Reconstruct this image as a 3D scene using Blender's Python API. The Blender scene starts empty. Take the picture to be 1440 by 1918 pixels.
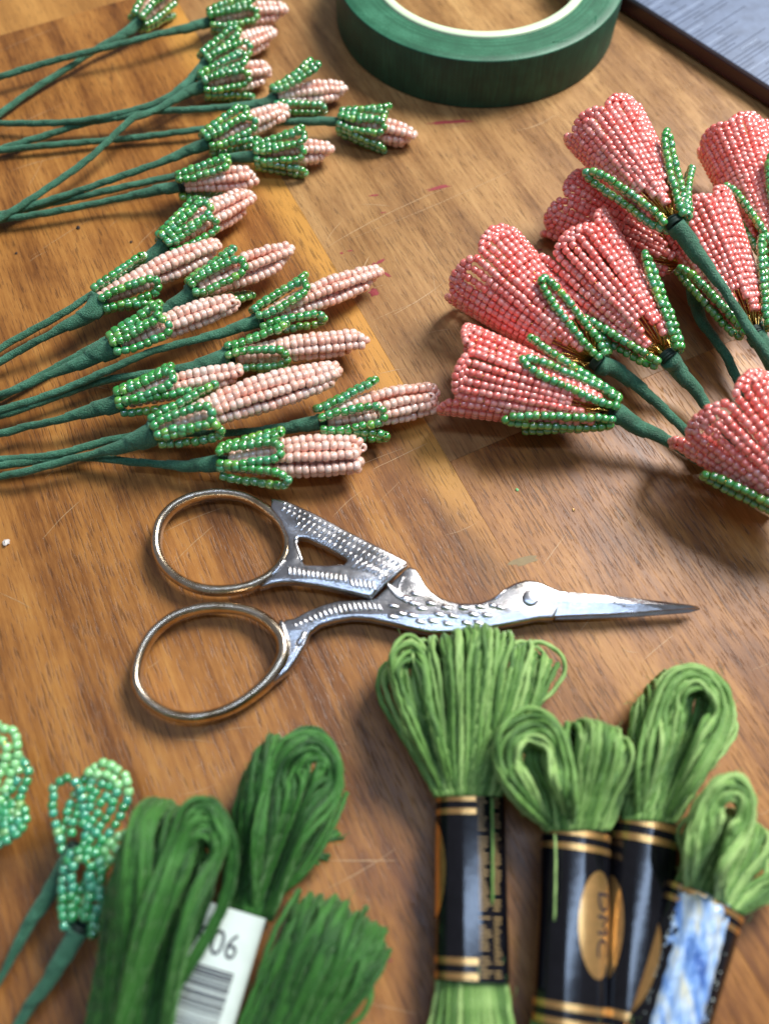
import bpy, bmesh, math, random
from mathutils import Vector, Matrix, Quaternion
from mathutils.geometry import tessellate_polygon
R = math.radians
random.seed(7)
S = bpy.context.scene
COL = S.collection
S.unit_settings.scale_length = 0.01            # one unit is one centimetre

# ---------------------------------------------------------------- camera
FPX, PITCH, H = 1550.0, R(64.4), 15.0
cd = bpy.data.cameras.new('camera'); cam = bpy.data.objects.new('camera', cd); COL.objects.link(cam)
cam.location = (0, 0, H); cam.rotation_euler = (R(90) - PITCH, 0, 0)
cd.sensor_fit = 'VERTICAL'; cd.sensor_height = 24; cd.lens = 24 * FPX / 1918
cd.clip_start = 0.5; cd.clip_end = 400
cd.dof.use_dof = True; cd.dof.focus_distance = 17.6; cd.dof.aperture_fstop = 0.0194 / 0.30
S.camera = cam
S.view_settings.view_transform = 'Standard'; S.view_settings.look = 'None'
S.view_settings.gamma = 1; S.view_settings.exposure = 0.3
# ---------------------------------------------------------------- room light
w = bpy.data.worlds.new('World'); S.world = w; w.use_nodes = True
w.node_tree.nodes['Background'].inputs[0].default_value = (0.86, 0.88, 1.0, 1)
w.node_tree.nodes['Background'].inputs[1].default_value = 0.18
def area(name, loc, target, sx, sy, power, color):
    l = bpy.data.lights.new(name, 'AREA'); l.shape = 'RECTANGLE'; l.size = sx; l.size_y = sy
    l.energy = power; l.color = color
    o = bpy.data.objects.new(name, l); COL.objects.link(o); o.location = loc
    o.rotation_euler = (Vector(target) - Vector(loc)).to_track_quat('-Z', 'Y').to_euler()
    return o
area('window_light', (36, 42, 54), (1, 5, 0), 26, 28, 76000, (1.0, 0.965, 0.93))
area('overhead_light', (5, 3, 62), (1, 3, 0), 4.5, 46, 9000, (0.52, 0.70, 1.0))

# ---------------------------------------------------------------- projection helpers
CP, SP = math.cos(PITCH), math.sin(PITCH)
def W(px, py, z=0.0):                            # point of the place seen at (px,py) of the photograph at height z
    u = (px - 720) / FPX; v = (959 - py) / FPX
    d = Vector((u, CP + v * SP, -SP + v * CP))
    k = (H - z) / -d.z
    return Vector((d.x * k, d.y * k, z))
def pix(p):
    x, y, z = p.x, p.y, p.z - H
    Y = y * SP + z * CP; Z = y * CP - z * SP
    return 720 + FPX * x / Z, 959 - FPX * Y / Z, Z

# ---------------------------------------------------------------- mesh helpers
def link(name, me, mat=None, parent=None, loc=None):
    o = bpy.data.objects.new(name, me); COL.objects.link(o)
    if mat is not None and me is not None and len(me.materials) == 0: me.materials.append(mat)
    if parent: o.parent = parent
    if loc is not None: o.location = loc
    return o
def mesh(name, vs, fs, smooth=True, off=None):
    me = bpy.data.meshes.new(name)
    if off is not None: vs = [Vector(v) - off for v in vs]
    me.from_pydata([tuple(v) for v in vs], [], fs); me.update()
    bm = bmesh.new(); bm.from_mesh(me); bmesh.ops.recalc_face_normals(bm, faces=bm.faces); bm.to_mesh(me); bm.free()
    if smooth: me.polygons.foreach_set('use_smooth', [True] * len(me.polygons))
    return me
def thing(name, label, cat, loc, group=None):
    o = bpy.data.objects.new(name, None); COL.objects.link(o); o.location = loc
    o.empty_display_size = 0.3; o['label'] = label; o['category'] = cat
    if group: o['group'] = group
    return o
def cr(pts, n=8, closed=False):                  # Catmull-Rom through pts
    P = [Vector(p) for p in pts]; out = []; m = len(P)
    rng = range(m) if closed else range(m - 1)
    for i in rng:
        if closed: a, b, c, d = P[i-1], P[i], P[(i+1) % m], P[(i+2) % m]
        else:
            b, c = P[i], P[i+1]; a = P[i-1] if i > 0 else b*2-c; d = P[i+2] if i+2 < m else c*2-b
        for k in range(n):
            t = k / n
            out.append(0.5*((2*b)+(c-a)*t+(2*a-5*b+4*c-d)*t*t+(3*b-a-3*c+d)*t**3))
    if not closed: out.append(P[-1].copy())
    return out
def resample(path, step):
    out = [path[0].copy()]; dirs = []; acc = 0; need = step; last = path[0]
    tang = []
    res = []
    total = sum((path[i+1]-path[i]).length for i in range(len(path)-1))
    n = max(1, int(round(total/step))); st = total/n; tgt = [(k+.5)*st for k in range(n)]
    s = 0; j = 0
    for i in range(len(path)-1):
        e = path[i+1]-path[i]; l = e.length
        while j < n and tgt[j] <= s + l + 1e-9:
            res.append((path[i] + e*((tgt[j]-s)/l if l else 0), e.normalized())); j += 1
        s += l
    return res
def tube_geo(path, rad, seg=8, closed=False, lobes=0, amp=0, twist=0, saw=0, flat=1.0, up=None, V=None, F=None):
    V = [] if V is None else V; F = [] if F is None else F
    n = len(path); base = len(V)
    ref = None; s = 0
    for i, p in enumerate(path):
        t = (path[(i+1) % n if closed else min(i+1, n-1)] - path[i-1 if (closed or i) else 0])
        t = t.normalized() if t.length > 1e-9 else Vector((0, 0, 1))
        if up is not None: a = (up - t*up.dot(t)).normalized()
        elif ref is None:
            a = Vector((0, 0, 1)); a = (a - t*a.dot(t))
            if a.length < .1: a = Vector((1, 0, 0)) - t*t.x
            a.normalize()
        else: a = (ref - t*ref.dot(t)).normalized()
        ref = a; b = t.cross(a)
        if i: s += (p - path[i-1]).length
        r = rad(i/(n-1 if n > 1 else 1)) if callable(rad) else (rad[i] if isinstance(rad, list) else rad)
        for k in range(seg):
            th = 2*math.pi*k/seg
            rr = r*(1 + amp*math.cos(lobes*(th) - twist*s)) if lobes else r
            if saw: rr = r*(1 + amp*((s*saw - k/seg) % 1.0 - .5))
            V.append(p + a*math.cos(th)*rr*flat + b*math.sin(th)*rr)
    m = n if closed else n-1
    for i in range(m):
        for k in range(seg):
            a0 = base+i*seg+k; a1 = base+i*seg+(k+1) % seg
            b0 = base+((i+1) % n)*seg+k; b1 = base+((i+1) % n)*seg+(k+1) % seg
            F.append((a0, a1, b1, b0))
    if not closed:
        F.append(tuple(base+k for k in range(seg))[::-1]); F.append(tuple(base+(n-1)*seg+k for k in range(seg)))
    return V, F

# ---------------------------------------------------------------- materials
def mat(name):
    m = bpy.data.materials.new(name); m.use_nodes = True
    nt = m.node_tree; return m, nt, nt.nodes['Principled BSDF']
def nd(nt, t, **kw):
    n = nt.nodes.new(t)
    for k, v in kw.items(): setattr(n, k, v)
    return n
def ramp(nt, stops, src=None, interp='LINEAR'):
    r = nd(nt, 'ShaderNodeValToRGB'); cr_ = r.color_ramp; cr_.interpolation = interp
    while len(cr_.elements) > 1: cr_.elements.remove(cr_.elements[-1])
    for i, (p, c) in enumerate(stops):
        e = cr_.elements[0] if i == 0 else cr_.elements.new(p)
        e.position = p; e.color = (c[0], c[1], c[2], 1) if not isinstance(c, (int, float)) else (c, c, c, 1)
    if src is not None: nt.links.new(src, r.inputs[0])
    return r
def math_(nt, op, a, b=None, clamp=False):
    n = nd(nt, 'ShaderNodeMath', operation=op); n.use_clamp = clamp
    for i, x in enumerate((a, b)):
        if x is None: continue
        if isinstance(x, (int, float)): n.inputs[i].default_value = x
        else: nt.links.new(x, n.inputs[i])
    return n.outputs[0]
def mixc(nt, fac, a, b, mode='MIX'):
    n = nd(nt, 'ShaderNodeMix', data_type='RGBA', blend_type=mode)
    for s, x in ((n.inputs[0], fac), (n.inputs[6], a), (n.inputs[7], b)):
        if isinstance(x, (int, float)): s.default_value = x
        elif isinstance(x, tuple): s.default_value = (*x, 1)
        else: nt.links.new(x, s)
    return n.outputs[2]
def noise(nt, vec, scale, detail=4, rough=.55, dist=0):
    n = nd(nt, 'ShaderNodeTexNoise'); n.inputs['Scale'].default_value = scale
    n.inputs['Detail'].default_value = detail; n.inputs['Roughness'].default_value = rough
    n.inputs['Distortion'].default_value = dist
    if vec is not None: nt.links.new(vec, n.inputs['Vector'])
    return n.outputs['Fac']
def mapping(nt, vec, scale=(1, 1, 1), rot=(0, 0, 0), loc=(0, 0, 0)):
    m = nd(nt, 'ShaderNodeMapping'); m.inputs['Scale'].default_value = scale
    m.inputs['Rotation'].default_value = rot; m.inputs['Location'].default_value = loc
    nt.links.new(vec, m.inputs['Vector']); return m.outputs[0]
def bump(nt, b, h, strength, dist):
    n = nd(nt, 'ShaderNodeBump'); n.inputs['Strength'].default_value = strength; n.inputs['Distance'].default_value = dist
    nt.links.new(h, n.inputs['Height']); nt.links.new(n.outputs[0], b.inputs['Normal']); return n
def rnd(nt):
    oi = nd(nt, 'ShaderNodeObjectInfo'); g = nd(nt, 'ShaderNodeNewGeometry')
    return math_(nt, 'FRACT', math_(nt, 'ADD', oi.outputs['Random'], g.outputs['Random Per Island']))

def bead_mat(name, stops, shell, film=0, rough=.16, sss=0):
    m, nt, b = mat(name)
    r = rnd(nt); c = ramp(nt, stops, r).outputs[0]
    lw = nd(nt, 'ShaderNodeLayerWeight'); lw.inputs[0].default_value = .35
    f = ramp(nt, [(0, 0), (.6, .0), (1, .45)], lw.outputs['Facing']).outputs[0]
    nt.links.new(mixc(nt, f, c, shell), b.inputs['Base Color'])   # clear glass shell round a coloured core
    b.inputs['Roughness'].default_value = rough
    b.inputs['Coat Weight'].default_value = 1; b.inputs['Coat Roughness'].default_value = .10; b.inputs['Coat IOR'].default_value = 1.8
    if film:
        b.inputs['Specular IOR Level'].default_value = .9
        b.inputs['Thin Film Thickness'].default_value = film; b.inputs['Thin Film IOR'].default_value = 1.9
    if sss:
        b.inputs['Subsurface Weight'].default_value = sss; b.inputs['Subsurface Radius'].default_value = (.25, .14, .12)
        b.inputs['Subsurface Scale'].default_value = 1
    return m
M = {}
M['pink'] = bead_mat('pale_pink_pearl_bead', [(0, (.98, .45, .34)), (.5, (1.0, .54, .43)), (1, (1.0, .63, .53))], (1.0, .80, .74), 0, .26, .6)
M['coral'] = bead_mat('coral_pink_bead', [(0, (.97, .16, .13)), (.5, (.99, .235, .20)), (1, (.99, .34, .30))], (1.0, .58, .62), 0, .15, .55)
M['green'] = bead_mat('green_lustre_bead', [(0, (.02, .24, .03)), (.35, (.03, .36, .05)), (.7, (.03, .33, .12)), (1, (.15, .46, .05))], (.42, .58, .36), 430, .14)
M['teal'] = bead_mat('blue_green_lustre_bead', [(0, (.02, .24, .06)), (.4, (.04, .38, .12)), (.8, (.05, .36, .22)), (1, (.28, .50, .10))], (.55, .70, .60), 480, .1)
M['mint'] = bead_mat('mint_green_bead', [(0, (.22, .62, .22)), (1, (.32, .72, .30))], (.45, .7, .4), 0, .3)

m, nt, b = mat('gold_wire'); M['gold'] = m
b.inputs['Base Color'].default_value = (.75, .45, .12, 1); b.inputs['Metallic'].default_value = 1; b.inputs['Roughness'].default_value = .22
m, nt, b = mat('dark_thread_knot'); M['knot'] = m
b.inputs['Base Color'].default_value = (.008, .03, .02, 1); b.inputs['Roughness'].default_value = .6

# floral tape wrapped round the wires: waxy paper with crinkles
m, nt, b = mat('wrapped_floral_tape'); M['stem'] = m
tc = nd(nt, 'ShaderNodeTexCoord'); g = nd(nt, 'ShaderNodeNewGeometry')
n1 = noise(nt, g.outputs['Position'], 3.0, 5); n2 = noise(nt, g.outputs['Position'], 34, 4)
c = ramp(nt, [(.36, (.010, .070, .033)), (.5, (.020, .125, .062)), (.62, (.055, .22, .13))], mixc(nt, .5, n1, n2))
nt.links.new(c.outputs[0], b.inputs['Base Color']); b.inputs['Roughness'].default_value = .55
b.inputs['Sheen Weight'].default_value = .3; b.inputs['Sheen Tint'].default_value = (.5, .9, .7, 1)
bump(nt, b, n2, .9, .05)

def thread_mat(name, stops):
    m, nt, b = mat(name); g = nd(nt, 'ShaderNodeNewGeometry')
    r = rnd(nt); n2 = noise(nt, g.outputs['Position'], 26, 4, .7)
    n1 = noise(nt, g.outputs['Position'], 1.2, 2)
    f = math_(nt, 'ADD', math_(nt, 'MULTIPLY', r, .58), math_(nt, 'MULTIPLY', math_(nt, 'ADD', n2, n1), .24))
    nt.links.new(ramp(nt, stops, f).outputs[0], b.inputs['Base Color'])
    b.inputs['Roughness'].default_value = .5; b.inputs['Sheen Weight'].default_value = .35
    b.inputs['Sheen Roughness'].default_value = .4; b.inputs['Sheen Tint'].default_value = (.6, 1, .5, 1)
    bump(nt, b, n2, .6, .03); return m
M['dark_thread'] = thread_mat('dark_green_cotton', [(.15, (.006, .045, .005)), (.5, (.017, .105, .010)), (.9, (.05, .21, .026))])
M['light_thread'] = thread_mat('leaf_green_cotton', [(.2, (.045, .13, .020)), (.48, (.14, .30, .058)), (.8, (.33, .52, .16))])

# scissors metal
m, nt, b = mat('plated_steel'); M['steel'] = m
g = nd(nt, 'ShaderNodeNewGeometry')
n1 = noise(nt, g.outputs['Position'], 2.2, 6, .65); n2 = noise(nt, mapping(nt, g.outputs['Position'], (12, 60, 12), (0, 0, R(25))), 1, 4, .6)
nt.links.new(ramp(nt, [(.3, (.36, .34, .31)), (.5, (.52, .52, .53)), (.7, (.62, .63, .66))], n1).outputs[0], b.inputs['Base Color'])
b.inputs['Metallic'].default_value = 1
nt.links.new(ramp(nt, [(.3, .15), (.7, .30)], n1).outputs[0], b.inputs['Roughness'])
bump(nt, b, math_(nt, 'ADD', math_(nt, 'MULTIPLY', n2, .25), noise(nt, g.outputs['Position'], 1.8, 1)), .3, .04)

m = M['steel'].copy(); m.name = 'steel_painted_reflection'; M['ringsteel'] = m  # warm reflection of the table painted into the finger loop steel
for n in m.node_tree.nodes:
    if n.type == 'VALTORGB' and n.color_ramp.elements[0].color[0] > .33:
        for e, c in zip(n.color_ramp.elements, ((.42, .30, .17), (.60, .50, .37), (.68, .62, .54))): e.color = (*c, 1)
# tape roll
def tape_mat(name, stops, rough, horizontal=False):
    m, nt, b = mat(name); tc = nd(nt, 'ShaderNodeTexCoord')
    if horizontal:      # wound edge seen from above: faint rings
        sx = nd(nt, 'ShaderNodeSeparateXYZ'); nt.links.new(tc.outputs['Object'], sx.inputs[0])
        rr = math_(nt, 'SQRT', math_(nt, 'ADD', math_(nt, 'MULTIPLY', sx.outputs[0], sx.outputs[0]), math_(nt, 'MULTIPLY', sx.outputs[1], sx.outputs[1])))
        cx = nd(nt, 'ShaderNodeCombineXYZ'); nt.links.new(rr, cx.inputs[0])
        a = noise(nt, cx.outputs[0], 9, 5, .7); c = noise(nt, tc.outputs['Object'], 1.1, 6, .65); d = noise(nt, tc.outputs['Object'], 22, 4)
        f = math_(nt, 'ADD', math_(nt, 'MULTIPLY', a, .4), math_(nt, 'ADD', math_(nt, 'MULTIPLY', c, .4), math_(nt, 'MULTIPLY', d, .2)))
    else:               # crepe of the paper: fine upright creases
        a = noise(nt, mapping(nt, tc.outputs['Object'], (18, 18, 1.2)), 1, 4, .6); c = noise(nt, tc.outputs['Object'], 1.5, 4)
        f = math_(nt, 'ADD', math_(nt, 'MULTIPLY', a, .5), math_(nt, 'MULTIPLY', c, .5))
    nt.links.new(ramp(nt, stops, f).outputs[0], b.inputs['Base Color']); b.inputs['Roughness'].default_value = rough
    bump(nt, b, f, .35, .04); return m
M['tape_side'] = tape_mat('green_crepe_tape', [(.35, (.004, .030, .015)), (.52, (.008, .056, .028)), (.68, (.018, .10, .05))], .6)
M['tape_edge'] = tape_mat('green_tape_wound_edge', [(.36, (.006, .065, .030)), (.5, (.016, .115, .056)), (.62, (.045, .20, .11))], .5, True)
m, nt, b = mat('pale_plastic_core'); M['core'] = m
b.inputs['Base Color'].default_value = (.62, .78, .52, 1); b.inputs['Roughness'].default_value = .35

def plain(name, col, rough=.5, metal=0, coat=0, nscale=8, var=.12, bmp=.1):
    m, nt, b = mat(name); tc = nd(nt, 'ShaderNodeTexCoord'); n = noise(nt, tc.outputs['Object'], nscale, 5, .6)
    lo = tuple(x*(1-var) for x in col); hi = tuple(min(1, x*(1+var)) for x in col)
    nt.links.new(ramp(nt, [(.3, lo), (.7, hi)], n).outputs[0], b.inputs['Base Color'])
    b.inputs['Roughness'].default_value = rough; b.inputs['Metallic'].default_value = metal; b.inputs['Coat Weight'].default_value = coat
    bump(nt, b, n, bmp, .02); return m
M['black'] = plain('glossy_black_paper', (.005, .005, .007), .13, 0, .0, 6, .3, .10)
M['goldprint'] = plain('gold_print', (.72, .42, .15), .28, .85, .3)
M['fineprint'] = plain('dull_gold_print', (.34, .23, .09), .5, 0)
M['whitepaper'] = plain('white_paper', (.62, .72, .66), .5, 0, 0, 5, .05)
M['ink'] = plain('black_ink', (.012, .012, .025), .5)
M['slate'] = plain('blue_grey_board_face', (.12, .16, .24), .42, 0, 0, 2.5, .2, .15)
M['maroon'] = plain('dark_maroon_board_edge', (.045, .010, .012), .35, 0, .2)
M['score'] = plain('scored_line', (.03, .05, .10), .6)
M['score_light'] = plain('scored_line_pale', (.25, .31, .42), .6)
M['stain'] = plain('dark_red_paint_stain', (.26, .030, .035), .5)
M['scratch'] = plain('pale_scratch', (.50, .33, .17), .5)
M['crumb_dark'] = plain('dark_crumb', (.02, .012, .01), .7)
M['crumb_pale'] = plain('pale_crumb', (.7, .66, .6), .7)
M['greenstain'] = plain('faint_green_stain', (.22, .15, .05), .5)

m, nt, b = mat('wrapper_painted_reflection'); M['reflwrap'] = m
tc = nd(nt, 'ShaderNodeTexCoord')
n1 = noise(nt, mapping(nt, tc.outputs['Object'], (2.6, .55, 2), (0, 0, R(-12))), 1.5, 3, .55, .8)
nt.links.new(ramp(nt, [(.34, (.05, .13, .40)), (.44, (.16, .32, .66)), (.52, (.38, .54, .74)), (.60, (.55, .62, .62)), (.66, (.60, .60, .42)), (.74, (.22, .40, .70))], n1).outputs[0], b.inputs['Base Color'])  # blue and white streaks: the window's reflection put into the colour
b.inputs['Roughness'].default_value = .25; b.inputs['Coat Weight'].default_value = .6
bump(nt, b, noise(nt, tc.outputs['Object'], 4, 3, .5, .5), .4, .05)

# ---------------------------------------------------------------- wooden table of glued staves
G0 = W(380, 83); G1 = W(842, 865)
gdir = (G1 - G0).normalized(); gper = Vector((-gdir.y, gdir.x, 0))     # gper points to the right of the picture
GANG = math.atan2(gdir.y, gdir.x)
def wood(name, seed, stops, sap=None, pore=.6):
    m, nt, b = mat(name)
    g = nd(nt, 'ShaderNodeNewGeometry')
    rot = nd(nt, 'ShaderNodeVectorRotate', rotation_type='Z_AXIS'); rot.inputs['Angle'].default_value = -GANG
    sub = nd(nt, 'ShaderNodeVectorMath', operation='SUBTRACT'); sub.inputs[1].default_value = tuple(G1)
    nt.links.new(g.outputs['Position'], sub.inputs[0]); nt.links.new(sub.outputs[0], rot.inputs['Vector'])
    v = rot.outputs[0]                                # x along the grain, y across it
    off = (seed*13.7, seed*7.1, 0)
    warp = noise(nt, mapping(nt, v, (.12, .35, 1), loc=off), 1, 3)
    sep = nd(nt, 'ShaderNodeSeparateXYZ'); nt.links.new(v, sep.inputs[0])
    band = noise(nt, mapping(nt, v, (.06, .8, 1), loc=off), 1, 5, .6, .5)
    fine = noise(nt, mapping(nt, v, (.5, 10, 1), loc=off), 1, 5, .65, .2)
    mot = noise(nt, mapping(nt, v, (.7, 1.3, 1), loc=off), 1, 4, .6)
    vfine = noise(nt, mapping(nt, v, (4, 55, 1), loc=off), 1, 3, .6)
    f = math_(nt, 'ADD', math_(nt, 'MULTIPLY', band, .45), math_(nt, 'ADD', math_(nt, 'MULTIPLY', fine, .22), math_(nt, 'ADD', math_(nt, 'MULTIPLY', mot, .2), math_(nt, 'MULTIPLY', vfine, .13))))
    c = ramp(nt, stops, f).outputs[0]
    if sap:                                            # pale sapwood along one side of the stave
        q = math_(nt, 'ADD', sep.outputs[1], math_(nt, 'MULTIPLY', math_(nt, 'SUBTRACT', warp, .5), .55))
        s = ramp(nt, [(0, 0), (sap[0]-.02, 0), (sap[0]+.035, 1), (1, 1)], math_(nt, 'ADD', math_(nt, 'MULTIPLY', q, .1), .5)).outputs[0]
        s = math_(nt, 'MULTIPLY', s, sap[2])
        al = ramp(nt, [(0, 1), (.62, 1), (.68, .25), (1, .0)], math_(nt, 'ADD', math_(nt, 'MULTIPLY', sep.outputs[0], .05), .6)).outputs[0]
        s = math_(nt, 'MULTIPLY', s, al)
        c = mixc(nt, s, c, sap[1])
    # dark open pores, short dashes along the grain
    pn = noise(nt, mapping(nt, v, (2.0, 26, 1), loc=(seed*3.1, seed*5.3, 0)), 1, 2, .5)
    dens = noise(nt, mapping(nt, v, (.15, .6, 1), loc=(seed, 0, 0)), 1, 2)
    pm = ramp(nt, [(.57, 0), (.64, 1)], math_(nt, 'ADD', pn, math_(nt, 'MULTIPLY', math_(nt, 'SUBTRACT', dens, .5), .25))).outputs[0]
    c = mixc(nt, math_(nt, 'MULTIPLY', pm, pore), c, mixc(nt, .68, c, (.035, .014, .006)))
    nt.links.new(c, b.inputs['Base Color'])
    sm = noise(nt, g.outputs['Position'], .6, 4, .6)
    nt.links.new(ramp(nt, [(.3, .34), (.7, .50)], math_(nt, 'ADD', math_(nt, 'MULTIPLY', sm, .6), math_(nt, 'MULTIPLY', fine, .4))).outputs[0], b.inputs['Roughness'])
    b.inputs['Specular IOR Level'].default_value = .38
    hgt = math_(nt, 'SUBTRACT', math_(nt, 'MULTIPLY', vfine, .35), pm)
    bump(nt, b, hgt, .35, .02)
    return m
brown = [(.36, (.075, .025, .006)), (.45, (.20, .076, .017)), (.53, (.35, .150, .034)), (.64, (.50, .250, .062))]
honey = [(.32, (.24, .105, .026)), (.48, (.38, .18, .045)), (.6, (.50, .25, .065)), (.72, (.58, .31, .09))]
tan_ = [(.36, (.11, .048, .016)), (.46, (.25, .125, .042)), (.55, (.38, .210, .076)), (.66, (.52, .315, .125))]
table = bpy.data.objects.new('table_top', None); COL.objects.link(table)
table['kind'] = 'structure'; table['label'] = 'brown wooden table top of glued staves with knife scratches'
def stave(q0, q1, x0, x1, m):
    g_ = .0015; vs = []; be = .004
    for z, e in ((0, be), (-be, 0), (-1.8, 0)):
        for (x, q) in ((x0+g_+e, q0+g_+e), (x1-g_-e, q0+g_+e), (x1-g_-e, q1-g_-e), (x0+g_+e, q1-g_-e)):
            p = G1 + gdir*x + gper*q; vs.append(Vector((p.x, p.y, z)))
    fs = [(0, 1, 2, 3)] + [(l*4+i, l*4+(i+1) % 4, l*4+4+(i+1) % 4, l*4+4+i) for l in (0, 1) for i in range(4)] + [(8, 9, 10, 11)]
    o = link('stave', mesh('stave', vs, fs, False), m, table); return o
def along(px, py): return (W(px, py) - G1).dot(gdir)
xa = along(100, 38)
BW = 13.5
woods = [wood('brown_stave_wood_a', 1, brown, (.435, (.56, .28, .058), .85), .7), wood('honey_stave_wood', 2, honey),
         wood('tan_stave_wood', 3, tan_), wood('brown_stave_wood_b', 4, brown, None, .75), wood('brown_stave_wood_c', 5, [(p, (c[0]*1.04, c[1]*1.06, c[2]*1.1)) for p, c in brown], None, .75)]
stave(-BW, 0, xa, 22, woods[0]); stave(-BW, 0, xa-26, xa, woods[1])
stave(0, BW, -30, 0, woods[2]); stave(0, BW, 0, 22, woods[4])
stave(-2*BW, -BW, -30, -2, woods[3]); stave(-2*BW, -BW, -2, 22, woods[4])
stave(BW, 2*BW, -30, -6, woods[3]); stave(BW, 2*BW, -6, 22, woods[2])
for q in (-4, -3, 2, 3): stave(q*BW, (q+1)*BW, -34+q, 24+q, woods[(q*3) % 5])

def flake(name, cx, cy, lx, ly, ang, m, n=12, z=.004, jag=.35):
    vs = []; c, s = math.cos(ang), math.sin(ang); o0 = W(cx, cy); k = 1/88.
    for i in range(n):
        a = 2*math.pi*i/n; r = 1 + random.uniform(-jag, jag)
        x, y = lx*k*r*math.cos(a), ly*k*r*math.sin(a)
        vs.append(o0 + Vector((c*x - s*y, s*x + c*y, z)))
    vs2 = [v - Vector((0, 0, z*.9)) for v in vs]
    fs = [tuple(range(n))] + [(i, (i+1) % n, n+(i+1) % n, n+i) for i in range(n)]
    return link(name, mesh(name, vs+vs2, fs, False), m, table)
for (cx, cy, lx, ly, a) in ((840, 229, 54, 6, .10), (822, 352, 26, 5, .3), (700, 366, 12, 2.5, .1), (700, 548, 9, 10, -.5), (712, 490, 12, 3, .6), (700, 497, 5, 6, 0), (640, 474, 3, 3, 0), (725, 514, 8, 4, -.6), (724, 1800, 9, 2, .1), (718, 398, 8, 1.5, .05), (655, 470, 7, 1.3, .05), (1011, 468, 5, 3, .4)):
    flake('paint_stain', cx, cy, lx, ly, a, M['stain'], 14)
flake('green_stain', 985, 1052, 26, 7, .2, M['greenstain'], 14, .003, .5)
V = []; F = []
def scratch(x0, y0, x1, y1, w_=1.2, bend=4):
    a = W(x0, y0, .004); c = W(x1, y1, .004); d = (c-a); n_ = Vector((-d.y, d.x, 0)).normalized(); k = w_/88/2
    b0 = len(V); N = 8
    for i in range(N+1):
        t = i/N; p = a + d*t + n_*(bend/88*math.sin(math.pi*t)) + n_*random.uniform(-.004, .004)
        ww = k*(math.sin(math.pi*min(max(t, .05), .95))**.6)*random.uniform(.5, 1.1)
        V.extend((p+n_*ww, p-n_*ww))
    for i in range(N): F.append((b0+2*i, b0+2*i+1, b0+2*i+3, b0+2*i+2))
for s_ in ((612, 463, 835, 352, 1.6, 8), (650, 450, 1000, 300, .9, -6), (612, 450, 640, 414, 1.2, 2), (676, 383, 730, 386, 1.3, 2), (735, 590, 830, 530, 1.6, -3), (678, 508, 692, 480, 1.8, 1), (965, 245, 1040, 215, 1.6, -8), (700, 600, 800, 560, 1, 3),
           (700, 878, 800, 830, 1.4, 0), (610, 900, 760, 838, .9, 3), (1015, 1060, 1060, 1000, 1.4, 0), (600, 1612, 745, 1612, 1.4, 0), (610, 1665, 740, 1590, 1.2, -3), (0, 96, 110, 50, 1.2, 2), (20, 320, 130, 290, 1.2, 4), (0, 250, 130, 190, .9, 2),
           (130, 715, 250, 740, 1, 2), (300, 1000, 420, 950, 1, 3), (320, 1060, 400, 985, 1, 2), (80, 1010, 160, 930, 1, 3), (0, 1110, 60, 1140, 1, 1), (1200, 1240, 1260, 1190, 1, 1), (1080, 1190, 1130, 1130, 1, 1), (710, 700, 760, 690, 1.2, 1), (560, 800, 680, 940, .8, 3),
           (1150, 950, 1200, 1010, .9, 2), (880, 620, 930, 560, .9, 2), (690, 1880, 780, 1900, 1, 1), (850, 720, 900, 640, .8, 2), (60, 480, 170, 410, .8, 2), (240, 480, 300, 420, .8, 2)):
    scratch(*s_)
for i in range(60):
    x = random.uniform(0, 1440); y = random.uniform(0, 1918); a = random.gauss(.45, .5); l = random.uniform(15, 80)
    scratch(x, y, x+l*math.cos(a), y-l*math.sin(a), random.uniform(.4, .9), random.uniform(-4, 4))
o = link('scratch', mesh('scratch', V, F, False), M['scratch'], table); o['kind'] = 'stuff'

# ---------------------------------------------------------------- beads
def bead_geo(dia, length, seg=10, simple=False):
    prof = [(.36, -.46), (.74, -.48), (.97, -.22), (.97, .22), (.74, .48), (.36, .46)]
    if simple: prof = [(.3, -.47), (.8, -.44), (1, 0), (.8, .44), (.3, .47)]
    vs = []; fs = []; n = len(prof)
    for i in range(seg):
        a = 2*math.pi*i/seg
        for r, z in prof: vs.append(Vector((r*dia/2*math.cos(a), r*dia/2*math.sin(a), z*length)))
    for i in range(seg):
        j = (i+1) % seg
        for k in range(n): fs.append((i*n+k, j*n+k, j*n+(k+1) % n, i*n+(k+1) % n))
    return vs, fs
BM = {}
for key, dia, ln, mt in (('pink', .208, .158, 'pink'), ('green', .186, .168, 'green'), ('coral', .165, .146, 'coral'), ('cgreen', .182, .158, 'green'), ('teal', .158, .14, 'teal'), ('mint', .165, .145, 'mint')):
    vs, fs = bead_geo(dia, ln); me = mesh('bead_'+mt, vs, fs); me.materials.append(M[mt]); BM[key] = me
SIMPLE = {k: bead_geo(d, l, 7, True) for k, d, l in (('coral', .165, .146), ('cgreen', .182, .158))}
PITCHES = {'pink': .143, 'green': .158, 'coral': .142, 'cgreen': .152, 'teal': .154, 'mint': .162}
def quat(d, roll=0): return d.to_track_quat('Z', 'Y') @ Quaternion((0, 0, 1), roll)
def put_bead(key, p, d, parent, origin, jit=.012):
    o = bpy.data.objects.new('bead', BM[key]); COL.objects.link(o); o.parent = parent
    o.location = p - origin + Vector([random.uniform(-jit, jit) for _ in range(3)])
    d = (d + Vector([random.uniform(-.14, .14) for _ in range(3)])).normalized()
    o.rotation_mode = 'QUATERNION'; o.rotation_quaternion = quat(d, random.uniform(0, 6))
    s = random.uniform(.92, 1.07); o.scale = (s, s, random.uniform(.9, 1.05))
    return o
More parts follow.
